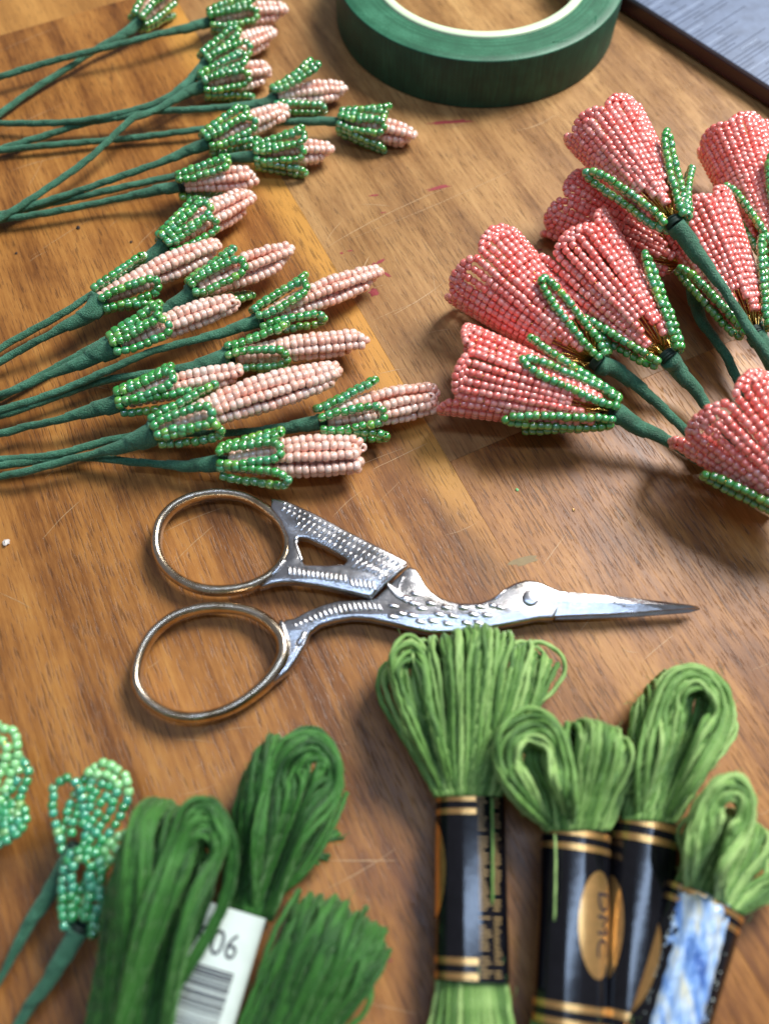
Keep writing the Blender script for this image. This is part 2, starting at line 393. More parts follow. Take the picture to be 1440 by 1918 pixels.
def wire_part(name, paths, root, origin, r=.016):
    V = []; F = []
    for p in paths:
        q = p[::2] if len(p) > 20 else p
        tube_geo(q, r, 5, V=V, F=F)
    return link(name, mesh(name, V, F, True, origin), M['gold'], root)

def frame(B, T):
    a = (T-B); L = a.length; a.normalize()
    toc = (Vector((0, 0, H)) - B).normalized() * .25 + Vector((0, 0, 1))
    n = (toc - a*toc.dot(a)).normalized(); s = a.cross(n); return a, n, s, L

def ang_petal(B, T, prof, phic, hw, K, t0, t1, bend=0, flat=1.0, off=0, tipdrop=.0, n=22, arch=1.0, step=.055, drop=.062):
    """nested loops lying on a body of revolution round the axis B-T; phic centre angle, hw half-angle"""
    a, nn, s, L = frame(B, T); paths = []
    def pt(t, phi, o=0):
        r = prof(t) + off + o
        c = B + a*L*t + nn*(bend*math.sin(math.pi*min(max(t, 0), 1))*L)
        return c + nn*math.cos(phi)*r*flat + s*math.sin(phi)*r
    for k in range(K):
        h = hw*(K-k-.5)/K*(.88 if K == 1 else 1)
        ts = t0 + step*k
        wid = h*prof(t1)/L
        te = t1 - k*drop*(1.3/L*1.6 if L else 1) - wid*arch
        P = []
        jo = random.uniform(-.02, .03); j2 = random.uniform(-.02, .04) if K == 1 else jo; w0 = random.uniform(-.03, .03)
        for i in range(n+1):
            t = ts + (te-ts)*i/n; P.append(pt(t, phic - h + w0*math.sin(3*t+k), jo))
        for i in range(1, 8):
            th = math.pi*i/8; P.append(pt(te + wid*arch*math.sin(th), phic - h*math.cos(th), jo - tipdrop*math.sin(th)))
        for i in range(n, -1, -1):
            t = ts + (te-ts)*i/n; P.append(pt(t, phic + h + w0*math.sin(3*t+k+1), j2))
        paths.append(P)
    return paths
def leaf_loops(B, a, nrm, L, Wd, K=1, r0=.1, r1=.3, curl=.0, x0=0, side=None, n=20, base=.5, oval_=False):
    """nested loops in a leaf shape: along a, facing nrm, half width Wd, rising from r0 to r1 off the axis"""
    s = a.cross(nrm); paths = []
    for k in range(K):
        f = 1 - k*.5 if K < 3 else 1 - k*.4; st = k*.12; en = 1 - k*.10
        P = []; w0 = Wd*f; Lk = L*(en-st); xe = max(.3, 1 - w0*1.15/max(Lk, .01)); N1 = int(n*.7)
        prm = [(xe*i/N1, 1 - base*max(0, 1 - i/N1*3)**1.5) for i in range(N1+1)] 
        prm += [(xe + (1-xe)*math.sin(q*math.pi/12), math.cos(q*math.pi/12)) for q in range(1, 7)]
        if oval_: prm = [(math.sin(i/(n-1)*math.pi/2)**1.15, max(0, math.sin(math.pi*(.13+.87*i/(n-1)))**.62) if i < n-1 else 0) for i in range(n)]
        both = [(-wv, x) for x, wv in prm] + [(wv, x) for x, wv in prm[-2::-1]]
        for wq, xq in both:
            wv = w0*wq; x = st + (en-st)*xq
            h = r0 + (r1-r0)*math.sin(min(1, x)*math.pi/2) + curl*x*x - wv*wv*.5
            P.append(B + a*(x0 + x*L) + nrm*h + s*wv)
        paths.append(P)
    return paths

def stem_part(root, origin, pts, r=.078, r_end=.17, taper=.28, zs=None):
    P = cr(pts, 10); n = len(P); ph = random.uniform(0, 6); ph2 = random.uniform(0, 6)
    for i, p in enumerate(P):
        e = min(1, i/12)*.018; P[i] = p + Vector((math.sin(i*.35+ph), math.cos(i*.31+ph2), math.sin(i*.27+ph2)))*e
    acc = [0]
    for i in range(1, n): acc.append(acc[-1] + (P[i]-P[i-1]).length)
    rad = []
    for i in range(n):
        d = acc[i]
        t = max(0, 1 - d/(taper*5)); rr = r + (r_end - r)*(t**1.0)
        rad.append(rr*(1 + .04*math.sin(d*3+ph) + .02*math.sin(d*7+ph2)))
    # resample finer for the spiral wrap ridges
    Q = []; RR = []
    for i in range(n-1):
        ns_ = max(2, min(14, int((P[i+1]-P[i]).length/.028)))
        for k in range(ns_):
            t = k/ns_; Q.append(P[i].lerp(P[i+1], t)); RR.append(rad[i]*(1-t)+rad[i+1]*t)
    Q.append(P[-1]); RR.append(rad[-1])
    V, F = tube_geo(Q, RR, 12, saw=random.uniform(1.5, 1.9), amp=.19)
    return link('stem', mesh('stem', V, F, True, origin), M['stem'], root)
def knot_part(root, origin, B, a, r):
    V = []; F = []
    for k in range(5):
        c = B + a*(-.05 + .03*k); x = a.orthogonal().normalized(); y = a.cross(x)
        th0 = random.uniform(-.02, .02)
        loop = [c + (x*math.cos(t) + y*math.sin(t))*r + a*th0*math.sin(t) for t in [2*math.pi*i/14 for i in range(14)]]
        tube_geo(loop, .026, 5, closed=True, V=V, F=F)
    return link('binding', mesh('binding', V, F, True, origin), M['knot'], root)

def chain(paths, key, root, origin, partname, partmesh_r=.016, bead_keys=None):
    part = wire_part(partname, paths, root, origin, partmesh_r)
    for P in paths:
        for (p, d) in resample(P, PITCHES[key]): put_bead(key, p, d, part, origin)
    return part

def bud(label, B, T, zb, zt, rmax, K, seps, stem, sz=None, bend=.02, npet=3, sepL=1.25, sepW=.23, lift=0, rot=0, wrap=.17, group='pale pink beaded buds', t0=.05, sepK=1, flare=.12, blunt=.55):
    Bw = W(B[0], B[1], zb); Tw = W(T[0], T[1], zt)
    root = thing('beaded_bud', label, 'bud', Bw, group)
    a, nn, s, L = frame(Bw, Tw)
    rmax = rmax*.93 if npet == 3 else rmax
    def prof(t):
        t = min(max(t, 0), 1)
        g = math.sin(math.pi*min(1, (t*1.25+.12))/2) if t < .55 else 1 - (1-blunt)*((t-.55)/.45)**1.8
        return rmax*g
    for j in range(npet):
        phi = rot + j*2*math.pi/npet
        if j == 0: chain(ang_petal(Bw, Tw, lambda t: prof(t)*.42, rot+1.2, math.pi/2, 1, t0+.15, .93, bend, 1, 0, 0), 'pink', root, Bw, 'petal')
        chain(ang_petal(Bw, Tw, prof, phi, math.pi/npet, K, t0, 1.0 - (.0, .13, .05, .16, .02)[(j+int(rot*10)) % 5]*(.35 if npet == 4 else 1), bend, .95, random.uniform(-.015, .03), rmax*(.55 if npet == 4 else .3)), 'pink', root, Bw, 'petal')
    for ph in seps:
        if isinstance(ph, tuple): ph, fl, ll = ph
        else: fl, ll = flare*random.uniform(.6, 1.5), 1
        p = R(ph); nr = nn*math.cos(p) + s*math.sin(p)
        chain(leaf_loops(Bw - a*.08, a, nr, sepL*ll*random.uniform(.93, 1.05), sepW, sepK, rmax*.6+.10, rmax+.14, fl), 'green', root, Bw, 'sepal')
    pts = [Bw - a*.02] + [W(x, y, (sz[i] if sz else max(.13, zb*.8 - i*.08))) for i, (x, y) in enumerate(stem)]
    stem_part(root, Bw, pts, r_end=wrap); knot_part(root, Bw, Bw, a, .12)
    return root

# upper bunch: (label, base, tip, zb, zt, r, K, sepals, stem points)
G1N = 'small pale pink buds in the upper bunch'; G2N = 'long pale pink buds in the lower bunch'
U = dict(sepL=1.22, sepW=.165, group=G1N, wrap=.15)
bud('green tipped bud cut off by the top edge, leftmost of the upper bunch', (262, 40), (345, -45), .45, .4, .2, 1, (-60, 0, 60, 150), [(225, 70), (170, 100), (90, 150), (0, 214), (-60, 255)], **U)
bud('pale pink bud at the top edge with its stem running along the upper left', (397, 40), (535, 22), .5, .4, .24, 1, (-70, -15, 40, 120), [(340, 55), (270, 72), (120, 108), (0, 145), (-60, 165)], sz=[.55, .6, .5, .4, .3], **U)
bud('pale pink bud second from the top of the right hand column of the upper bunch', (388, 118), (512, 62), .5, .4, .25, 1, (-60, -10, 50, 140), [(345, 160), (277, 199), (147, 227), (0, 231), (-60, 230)], sz=[.5, .5, .4, .3, .3], rot=.5, **U)
bud('pale pink bud with three green sepals lying just above the crossing stems', (383, 160), (508, 133), .5, .35, .29, 1, (-65, -10, 45, 120), [(340, 180), (277, 212), (240, 230), (150, 310), (40, 385), (-60, 445)], sz=[.5, .55, .6, .5, .4, .3], rot=.2, **U)
bud('pale pink bud with one sepal sprung upward, left of the green tape roll', (515, 185), (645, 170), .45, .3, .24, 1, ((-75, .5, 1), (-30, .35, 1), (95, .12, 1.05)), [(480, 197), (380, 204), (300, 208), (230, 219), (140, 236), (60, 262), (-60, 300)], sz=[.45, .45, .42, .4, .3, .2, .2], **U)
bud('pale pink bud farthest right in the upper bunch, below the tape roll', (640, 228), (776, 258), .45, .25, .24, 1, ((-55, .2, 1), -10, (30, .1, 1), (110, .1, 1)), [(590, 228), (530, 228), (400, 240), (270, 256), (160, 266), (40, 278), (-60, 290)], sz=[.4, .35, .25, .2, .2, .2, .2], wrap=.12, **{k: v for k, v in U.items() if k != 'wrap'})
bud('pale pink bud pointing up right from the middle of the upper bunch', (390, 268), (537, 205), .6, .55, .23, 1, (-60, -15, 35, 100), [(345, 285), (300, 305), (170, 350), (60, 385), (-60, 425)], sz=[.55, .5, .4, .3, .3], rot=.3, **U)
bud('pale pink bud with green sepal fallen on the wood, right of the middle stems', (482, 292), (620, 283), .45, .35, .24, 1, ((-60, .2, 1), -5, 35, (105, .15, 1)), [(415, 300), (340, 327), (200, 357), (100, 380), (0, 402), (-60, 415)], sz=[.35, .3, .3, .2, .2, .2], **U)
bud('lowest pale pink bud of the upper bunch, lying over a thick wrapped stem', (340, 348), (487, 330), .6, .5, .24, 1, (-60, -15, 150), [(290, 358), (230, 370), (100, 397), (0, 412), (-60, 420)], sz=[.5, .4, .3, .25, .2], rot=.1, **U)
# lower bunch
Lw = dict(sepL=1.25, sepW=.18, group=G2N)
bud('plump pale pink bud with crowded sepals at the head of the lower bunch', (312, 460), (470, 368), .6, .5, .28, 1, (-80, -35, 5, 45), [(270, 490), (187, 543), (100, 597), (0, 653), (-60, 690)], sz=[.5, .4, .3, .3, .3], rot=.5, wrap=.2, **Lw)
bud('long pale pink bud lying farthest left in the lower bunch', (190, 560), (410, 462), .75, .65, .24, 1, ((-75, .12, 1.1), (60, .08, 1), (115, .3, .9)), [(165, 590), (110, 618), (50, 650), (0, 677), (-60, 712)], sz=[.7, .6, .5, .4, .3], t0=-.02, wrap=.23, **Lw)
bud('pale pink bud in the middle of the lower bunch with a thick wrapped neck', (365, 548), (545, 472), .6, .6, .30, 1, (-50, 15, 140), [(320, 578), (240, 615), (120, 680), (0, 745), (-60, 775)], sz=[.45, .3, .2, .2, .2], wrap=.23, **Lw)
bud('pale pink bud resting on a long stem, its sepals folded tight on the left', (216, 648), (440, 562), .8, .75, .21, 1, (-60, -15, 30), [(180, 665), (120, 692), (50, 722), (0, 740), (-60, 765)], sz=[.7, .6, .5, .4, .3], wrap=.25, rot=.4, npet=3, **Lw)
bud('long pale pink bud pointing at the red spots on the wood', (485, 600), (710, 512), .6, .45, .27, 1, ((-65, .15, 1.1), -10, (85, .2, 1.15)), [(430, 618), (300, 655), (220, 685), (120, 730), (0, 768), (-60, 785)], sz=[.65, .75, .7, .5, .4, .3], wrap=.16, bend=.03, **Lw)
bud('blunt pale pink bud with an open loop at its tip, right of the lower bunch', (432, 668), (684, 638), .55, .45, .22, 1, ((-55, .2, 1.05), (50, .1, 1), (120, .15, 1.1)), [(360, 688), (290, 698), (200, 712), (100, 745), (0, 780), (-60, 795)], sz=[.5, .45, .4, .35, .3, .3], wrap=.22, rot=.55, npet=3, blunt=.9, **Lw)
bud('short pale pink bud with loose curled tip behind the largest bud', (228, 752), (452, 698), .7, .7, .20, 1, (-50, -5, (70, .1, 1.3)), [(180, 768), (100, 788), (50, 800), (0, 812), (-60, 825)], sz=[.6, .5, .4, .35, .3], wrap=.2, npet=3, **Lw)
bud('largest pale pink bud stretched across the middle of the lower bunch', (296, 808), (634, 698), .95, .85, .28, 1, ((-70, .1, 1.1), (25, .12, 1), (65, .15, 1)), [(240, 832), (150, 857), (60, 880), (0, 893), (-60, 905)], sz=[.7, .5, .4, .35, .3], t0=-.02, npet=4, bend=.03, rot=.2, wrap=.25, **Lw)
bud('pale pink bud farthest right in the lower bunch, above the scissors', (602, 790), (818, 745), .6, .45, .285, 1, ((-60, .2, 1.05), (35, .15, 1), (95, .2, 1.1)), [(540, 800), (420, 812), (290, 812), (200, 826), (100, 852), (0, 862), (-60, 868)], sz=[.4, .3, .3, .35, .35, .3, .3], wrap=.17, rot=.6, npet=4, blunt=.75, **Lw)
bud('broad blunt pale pink bud lowest of all, touching the scissors handle', (418, 866), (680, 850), .6, .55, .315, 1, ((-50, .1, 1.05), (5, .08, 1.05), (65, .2, 1.1)), [(350, 872), (270, 868), (190, 858), (100, 860), (0, 872), (-60, 878)], sz=[.45, .35, .3, .3, .3, .3], wrap=.18, rot=.1, npet=4, blunt=.85, **Lw)

# ---------------------------------------------------------------- coral flowers
def flower(label, B, T, zb, zt, r1, seps, stem, sz, npet=5, rot=0, flat=.9, r0=.22, sepL=2.1, wrap=.2, sr=.095, tilt=None):
    Bw = W(B[0], B[1], zb); Tw = W(T[0], T[1], zt)
    root = thing('beaded_flower', label, 'flower', Bw, 'coral pink beaded flowers')
    a, nn, s, L = frame(Bw, Tw)
    def prof(t):
        t = min(max(t, 0), 1.2); return r0 + (r1-r0)*min(1.06, t)**.72
    parts = []; beads = []
    camp = Vector((0, 0, H))
    for j in range(npet):
        phi = rot + j*2*math.pi/npet
        paths = ang_petal(Bw, Tw, prof, phi, math.pi/npet*1.02, 3, .10, 1.0 + .035*math.sin(j*2.3+rot), 0, flat, .03*(j % 2), 0, n=24, arch=.42, step=.085, drop=.035)
        wires = []
        for P in paths:
            wires.append([Bw + a*.02] + P + [Bw + a*.02])
        part = wire_part('petal', wires, root, Bw, .018); parts.append(part)
        for P in paths:
            for p, d in resample(P, PITCHES['coral']): beads.append(('coral', p, d, part))
    for ph, fl, ll in seps:
        p_ = R(ph); nr = nn*math.cos(p_)*flat + s*math.sin(p_)
        tn = (s*math.cos(p_) - nn*math.sin(p_)*flat); SL = sepL*ll; P = [[]]; N = 20; fa = flat*math.cos(p_)**2 + math.sin(p_)**2
        for sg in (-1, 1):
            for i in (range(N+1) if sg < 0 else range(N-1, -1, -1)):
                u = i/N; x = 1-(1-u)**1.25
                x = u*.9 if u < .8 else .72 + .28*math.sin((u-.8)/.2*math.pi/2); wv = .165*(min(1, .45+u*3) if u < .8 else math.cos((u-.8)/.2*math.pi/2))
                h = (prof(x*SL/L)*fa + .16)*1.0 + fl*x*x*1.3 - wv*wv*.6 - .10*(1-x)
                P[0].append(Bw + a*(x*SL*(1-fl*.25) - .05) + nr*h + tn*(sg*wv))
        part = wire_part('sepal', P, root, Bw, .02)
        for Q in P:
            for p, d in resample(Q, PITCHES['cgreen']): beads.append(('cgreen', p, d, part))
    sc = []
    for bd in beads:
        k, p, d, part = bd; x, y, Z = pix(p)
        c = Bw + a*(p-Bw).dot(a); rad = (p-c); rad = rad.normalized() if rad.length > 1e-6 else nn
        vis = rad.dot((camp-p).normalized()); inside = (-5 < x < 1445 and -5 < y < 1923)
        sc.append((0 if inside else 1, -(vis + (.6 if k == 'cgreen' else 0)), len(sc)))
    sc.sort(); keep = set(i for _, _, i in sc[:300])
    V = []; F = []; mi = []
    for i, (k, p, d, part) in enumerate(beads):
        if i in keep: put_bead(k, p, d, part, Bw, .01)
        else:
            vs, fs = SIMPLE[k]; b0 = len(V); q = quat((d+Vector([random.uniform(-.1, .1) for _ in range(3)])).normalized())
            V.extend([q @ v + p - Bw for v in vs]); F.extend([tuple(b0+x for x in f) for f in fs]); mi.extend([0 if k == 'coral' else 1]*len(fs))
    if V:
        me = mesh('bead_mass', V, F); me.materials.append(M['coral']); me.materials.append(M['green']); me.polygons.foreach_set('material_index', mi)
        o = link('bead', me, None, root); o['kind'] = 'stuff'
    pts = [Bw - a*.05] + [W(x, y, z) for (x, y), z in zip(stem, sz)]
    stem_part(root, Bw, pts, r=sr, r_end=wrap, taper=.34); knot_part(root, Bw, Bw, a, .15)
    # gold wire ends at the throat
    V = []; F = []
    for k in range(9):
        th = random.uniform(0, 6.28); d0 = nn*math.cos(th)*.16 + s*math.sin(th)*.16
        p0 = Bw + d0*.5; p1 = Bw + a*random.uniform(.2, .34) + d0*1.25; p2 = Bw + a*random.uniform(.1, .4) + d0*random.uniform(1.0, 1.6)
        tube_geo(cr([p0, p1, p2], 4), .018, 5, V=V, F=F)
    link('wire_end', mesh('wire_end', V, F, True, Bw), M['gold'], root)
    return root
flower('coral flower lying on top of the pile with its stem crossing to the right edge', (1262, 418), (1128, 232), 2.3, 2.3, .80, [(48, .2, .95), (105, .4, .72), (-72, .28, .95), (180, .1, .6)],
       [(1290, 455), (1345, 530), (1400, 610), (1445, 680), (1500, 770)], [2.1, 1.7, 1.5, 1.4, 1.3], rot=.5, flat=.75)
flower('deep coral flower at the back, half hidden under the topmost flower', (1290, 500), (1060, 378), .9, .75, .85, [(150, .1, .8)],
       [(1310, 590), (1358, 668), (1400, 740), (1480, 840)], [.5, .35, .3, .3], rot=.2, flat=.8)
flower('coral flower in the middle of the pile, left of the two crossing stems', (1250, 668), (1070, 468), 1.1, 1.25, 1.0, [(48, .12, .98), (-85, .10, .95), (115, .1, .7)],
       [(1268, 690), (1310, 745), (1350, 810), (1420, 900)], [.8, .5, .4, .3], rot=1.0)
flower('coral flower leftmost of the back row with one sepal along its lower side', (1118, 680), (900, 495), .9, 1.1, .98, [(12, .08, .95), (95, .1, .7), (-115, .1, .8)],
       [(1165, 700), (1265, 790), (1330, 850), (1400, 910)], [.7, .4, .35, .3], rot=.3)
flower('coral flower nearest the scissors with three sepals and a tapering stem', (1148, 770), (858, 690), .9, 1.0, .90, [(58, .10, 1.0), (10, .03, 1.0), (-75, .08, 1.0), (-130, .1, .8)],
       [(1195, 800), (1265, 835), (1360, 893), (1460, 950)], [.75, .5, .3, .25], rot=.7)
flower('coral flower behind the long stem of the topmost flower at the right', (1412, 622), (1300, 400), 1.1, 1.3, .78, [(60, .15, .95), (-80, .15, .95), (110, .1, .8)],
       [(1440, 672), (1480, 740), (1520, 800)], [.9, .7, .5], rot=.9)
flower('coral flower at the upper right edge, cut off by the frame', (1462, 490), (1372, 262), 1.3, 1.2, .72, [(15, .2, 1.2), (95, .15, 1.0), (-60, .2, 1.0)],
       [(1500, 560), (1540, 640)], [.9, .6], rot=.2)
flower('large coral flower at the lower right edge, nearest the camera', (1530, 960), (1345, 765), 1.2, 1.35, 1.05, [(115, .35, 1.1), (10, .1, .8), (-90, .1, .9)],
       [(1560, 1000), (1620, 1060)], [.9, .6], rot=.45)

# ---------------------------------------------------------------- blurred green leaf clusters, lower left
def leafbud(label, B, zb, leaves, stem, sz):
    Bw = W(B[0], B[1], zb); root = thing('beaded_leaf_spray', label, 'bead leaf', Bw, 'green beaded leaf sprays')
    for (tip, zt, wd, K, mint) in leaves:
        Tw = W(tip[0], tip[1], zt); a = Tw-Bw; L = a.length; a.normalize()
        up = Vector((0, 0, 1)); nr = (up - a*up.dot(a)).normalized()
        paths = leaf_loops(Bw, a, nr, L, wd, K, .05, .15, .05, oval_=True)
        part = wire_part('leaf', paths, root, Bw)
        for P in paths:
            for p, d in resample(P, .138):
                far = (p-Bw).dot(a)/L
                put_bead('mint' if far > mint else 'teal', p, d, part, Bw, .02)
    pts = [Bw + Vector((0, 0, 0))] + [W(x, y, z) for (x, y), z in zip(stem, sz)]
    stem_part(root, Bw, pts, r=.06, r_end=.17, taper=.4); knot_part(root, Bw, Bw, (pts[0]-pts[1]).normalized(), .12)
leafbud('green beaded leaf spray standing clear left of the dark green skein', (140, 1592), .8, [((222, 1440), .9, .42, 3, .78), ((128, 1462), .9, .24, 1, 1.1)], [(105, 1650), (55, 1735), (0, 1830), (-60, 1930)], [.7, .5, .35, .3])
leafbud('green beaded leaf spray tucked against the dark green skein', (148, 1742), .8, [((258, 1570), .8, .32, 2, .70), ((165, 1590), .95, .30, 2, 1.1)], [(120, 1790), (75, 1860), (30, 1925), (-20, 2000)], [.7, .5, .35, .3])
leafbud('green beaded leaf spray cut off by the left edge', (-75, 1570), .9, [((18, 1365), 1.1, .40, 3, .35), ((52, 1430), .9, .34, 2, 1.1), ((55, 1530), .8, .28, 3, 1.1)], [(-110, 1650), (-150, 1750)], [.7, .5])

# ---------------------------------------------------------------- floral tape roll
TC = Vector((.170*H, 1.520*H, 0)); TR = .2595*H; TH = .090*H; TI = TR*.757
troll = thing('floral_tape_roll', 'dark green roll of floral tape lying flat at the top edge', 'tape roll', TC)
def lathe(name, prof, m, parent, seg=128, closed=True, wob=0):
    vs = []; fs = []; n = len(prof)
    for i in range(seg):
        a = 2*math.pi*i/seg; 
        for r, z in prof: vs.append(Vector((r*math.cos(a)*(1+wob*math.sin(3*a)), r*math.sin(a), z)))
    for i in range(seg):
        j = (i+1) % seg
        for k in range(n if closed else n-1): fs.append((i*n+k, j*n+k, j*n+(k+1) % n, i*n+(k+1) % n))
    me = mesh(name, vs, fs); return link(name, me, m, parent)
side = lathe('tape_winding', [(TI+.02, .02), (TR-.03, .0), (TR, .03), (TR, TH-.05), (TR-.012, TH-.02), (TR-.04, TH), (TR-.30, TH-.012), (TR-.31, TH-.03), (TI+.45, TH-.03), (TI+.02, TH-.05)], M['tape_side'], troll, 160)
side.data.materials.append(M['tape_edge'])
for p in side.data.polygons:
    if p.center.z > TH-.04 and p.normal.z > .5 or (p.center.z > TH-.045 and (p.center.x**2+p.center.y**2)**.5 < TR-.02): p.material_index = 1
bm = bmesh.new(); bm.from_mesh(side.data)
for e in bm.edges:
    if e.is_manifold and e.calc_face_angle(0) > R(40): e.smooth = False
bm.to_mesh(side.data); bm.free()
# outermost lap with its loose end and a torn sliver of paper on the edge
V = []; F = []
for i in range(13):
    a = R(-62 + i*2.2); rr = TR - .33
    for q, z in ((0, TH-.022), (.30, TH-.004)): V.append(Vector(((rr+q*(math.sin(math.pi*i/12)))*math.cos(a), (rr+q*(math.sin(math.pi*i/12)))*math.sin(a), z)))
for i in range(12): F.append((2*i, 2*i+1, 2*i+3, 2*i+2))
link('tape_end', mesh('tape_end', V, F), M['tape_edge'], troll)
core = lathe('core', [(TI-.22, .01), (TI, .01), (TI+.01, TH-.03), (TI-.02, TH), (TI-.20, TH), (TI-.22, TH-.03)], M['core'], troll)

# ---------------------------------------------------------------- blue-grey board, top right
c0 = W(1186, -2, .55); c1 = W(1446, 165, .55); ed = (c1-c0).normalized(); en = Vector((-ed.y, ed.x, 0))
if en.y < 0: en = -en
org = c0 - ed*3
slab = thing('scored_board', 'blue grey board with fine scored lines and dark red edge, top right corner', 'board', org)
def sheet(name, z0, z1, e0, e1, n0, n1, m, bev=.02):
    vs = []
    for z, b_ in ((z0, 0), (z1-bev, 0), (z1, bev)):
        for (e, n_) in ((e0+b_, n0+b_), (e1-b_, n0+b_), (e1-b_, n1-b_), (e0+b_, n1-b_)): p = ed*e + en*n_; vs.append(Vector((p.x, p.y, z-.55)))
    fs = [(0, 1, 2, 3), (8, 9, 10, 11)] + [(l*4+i, l*4+(i+1) % 4, l*4+4+(i+1) % 4, l*4+4+i) for l in (0, 1) for i in range(4)]
    return link(name, mesh(name, vs, fs, False), m, slab)
sheet('board_core', .10, .46, -2, 12, .0, 9, M['maroon'], .03); sheet('face_sheet', .463, .55, -2.0, 12, .012, 9, M['slate'], .012)
V = []; F = []; V2 = []; F2 = []
for i in range(70):
    e = 2.2 + i*.135 + random.uniform(-.01, .01); l = random.choice((.4, .6, .9, .9, 1.3, 1.6, 2.0)) * random.uniform(.9, 1.1); ww = .013
    st = .03 if i % 6 else .6
    VV, FF = (V, F) if i % 5 else (V2, F2); b0 = len(VV)
    for (x, y) in ((e-ww, st), (e+ww, st), (e+ww+.02, st+l), (e-ww+.02, st+l)): p = ed*x + en*y; VV.append(Vector((p.x, p.y, .004)))
    FF.append((b0, b0+1, b0+2, b0+3))
o = link('scored_line', mesh('scored_line', V, F, False), M['score'], slab); o['kind'] = 'stuff'
o = link('pale_scored_line', mesh('pale_scored_line', V2, F2, False), M['score_light'], slab); o['kind'] = 'stuff'

# ---------------------------------------------------------------- stork scissors
SZ = .42                                            # height of the top faces
scs = thing('embroidery_scissors', 'silver stork shaped embroidery scissors lying closed on the wood', 'scissors', W(770, 1130, 0))
SO = W(770, 1130, 0)
def z1(x, y): return (240 + x/2.571, 900 + y/2.571)
def z2(x, y): return (500 + x/3.130, 900 + y/3.130)
def z3(x, y): return (860 + x/3.0, 1040 + y/3.0)
def plate(name, outline, ztop, thick, holes=(), bev=.05, m='steel', parent=None, pillow=0):
    """extruded outline with bevelled rim; outline in photo pixels laid out on the plane of its top face"""
    cu = bpy.data.curves.new(name, 'CURVE'); cu.dimensions = '2D'; cu.fill_mode = 'BOTH'
    for ol in (outline,) + tuple(holes):
        pts = [W(x, y, ztop) for x, y in ol]
        sp = cu.splines.new('POLY'); sp.points.add(len(pts)-1)
        for q, p in zip(sp.points, pts): q.co = (p.x-SO.x, p.y-SO.y, 0, 1)
        sp.use_cyclic_u = True
    cu.extrude = thick/2 - bev; cu.bevel_depth = bev; cu.bevel_resolution = 2; cu.offset = -bev*.8
    tmp = bpy.data.objects.new(name, cu); COL.objects.link(tmp)
    dg = bpy.context.evaluated_depsgraph_get(); me = bpy.data.meshes.new_from_object(tmp.evaluated_get(dg)); me.name = name
    bpy.data.objects.remove(tmp)
    me.transform(Matrix.Translation((0, 0, ztop - thick/2)))
    me.polygons.foreach_set('use_smooth', [True]*len(me.polygons))
    bm = bmesh.new(); bm.from_mesh(me); bmesh.ops.remove_doubles(bm, verts=bm.verts, dist=.0005)
    for e in bm.edges:
        if e.is_manifold and e.calc_face_angle(0) > R(50): e.smooth = False
    bm.to_mesh(me); bm.free()
    return link(name, me, M[m], parent or scs)
def px_smooth(pts, closed=False, n=6): return [(v.x, v.y) for v in cr([Vector((x, y, 0)) for x, y in pts], n, closed)]
def loop_part(name, pts, rads, z, parent):
    P = cr([W(x, y, z) for x, y in pts], 8, True)
    n = len(P); m_ = len(rads)
    rr = []
    for i in range(n):
        t = i/n*m_; a = int(t); rr.append(rads[a % m_]*(1-(t-a)) + rads[(a+1) % m_]*(t-a))
    V, F = tube_geo([p - SO for p in P], rr, 20, closed=True, up=Vector((0, 0, 1)), flat=1.6)
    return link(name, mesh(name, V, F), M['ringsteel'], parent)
# half with the straight tail feathers (upper)
up_loop = [z1(*p) for p in ((140, 285), (158, 205), (215, 135), (300, 88), (400, 66), (485, 66), (575, 86), (660, 135), (728, 195), (765, 265), (770, 335), (745, 400), (690, 458), (620, 498), (540, 522), (440, 532), (340, 520), (250, 480), (183, 420), (148, 352))]
lo_loop = [z1(*p) for p in ((44, 940), (68, 830), (125, 735), (220, 660), (330, 622), (440, 612), (560, 626), (655, 668), (722, 730), (752, 800), (738, 880), (672, 970), (570, 1055), (455, 1115), (330, 1142), (215, 1130), (120, 1080), (62, 1015))]
halfA = plate('tail_half', [z1(*p) for p in ((690, 85), (760, 95), (900, 160), (1050, 240), (1200, 315), (1335, 385), (1342, 400), (1250, 480), (1172, 556), (1150, 556), (1000, 520), (900, 500), (800, 486), (740, 486), (690, 494), (640, 510), (690, 455), (742, 405), (772, 340), (770, 270), (735, 190), (690, 130))], SZ+.10, .24,
    [[z1(*p) for p in ((822, 270), (860, 275), (960, 318), (1052, 372), (1058, 385), (1040, 404), (950, 408), (850, 406), (828, 370), (812, 310))]])
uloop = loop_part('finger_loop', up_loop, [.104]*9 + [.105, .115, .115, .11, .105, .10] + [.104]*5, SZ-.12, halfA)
# half with the bird's body, neck and beak (lower)
top = [z1(735, 690), z1(765, 668), z1(800, 664), z1(860, 630), z1(930, 600), z1(1010, 578), z1(1180, 570), (704, 1120), (740, 1085), (757, 1068), (766, 1061), (779, 1066), (788, 1080), (797, 1096), (808, 1108), (823, 1118), (840, 1125), (858, 1129), (883, 1130), (902, 1128), (918, 1122), (932, 1113), (947, 1101), (966, 1091), (985, 1086), (1000, 1087), (1015, 1091), (1030, 1098), (1047, 1105), (1066, 1108), (1060, 1122), (1046, 1140)]
bot = [(1036, 1157), (1010, 1157), (960, 1167), (927, 1173), (893, 1178), (845, 1184), (807, 1184), (772, 1177), (730, 1166), (692, 1158), (660, 1156), (628, 1161), (598, 1170), (580, 1184), (572, 1205), (556, 1232), (540, 1255), (515, 1275), (500, 1285), (515, 1255), (530, 1225), (532, 1205), (524, 1185), (508, 1165)]
halfB = plate('body_half', top + bot, SZ, .26, bev=.06)
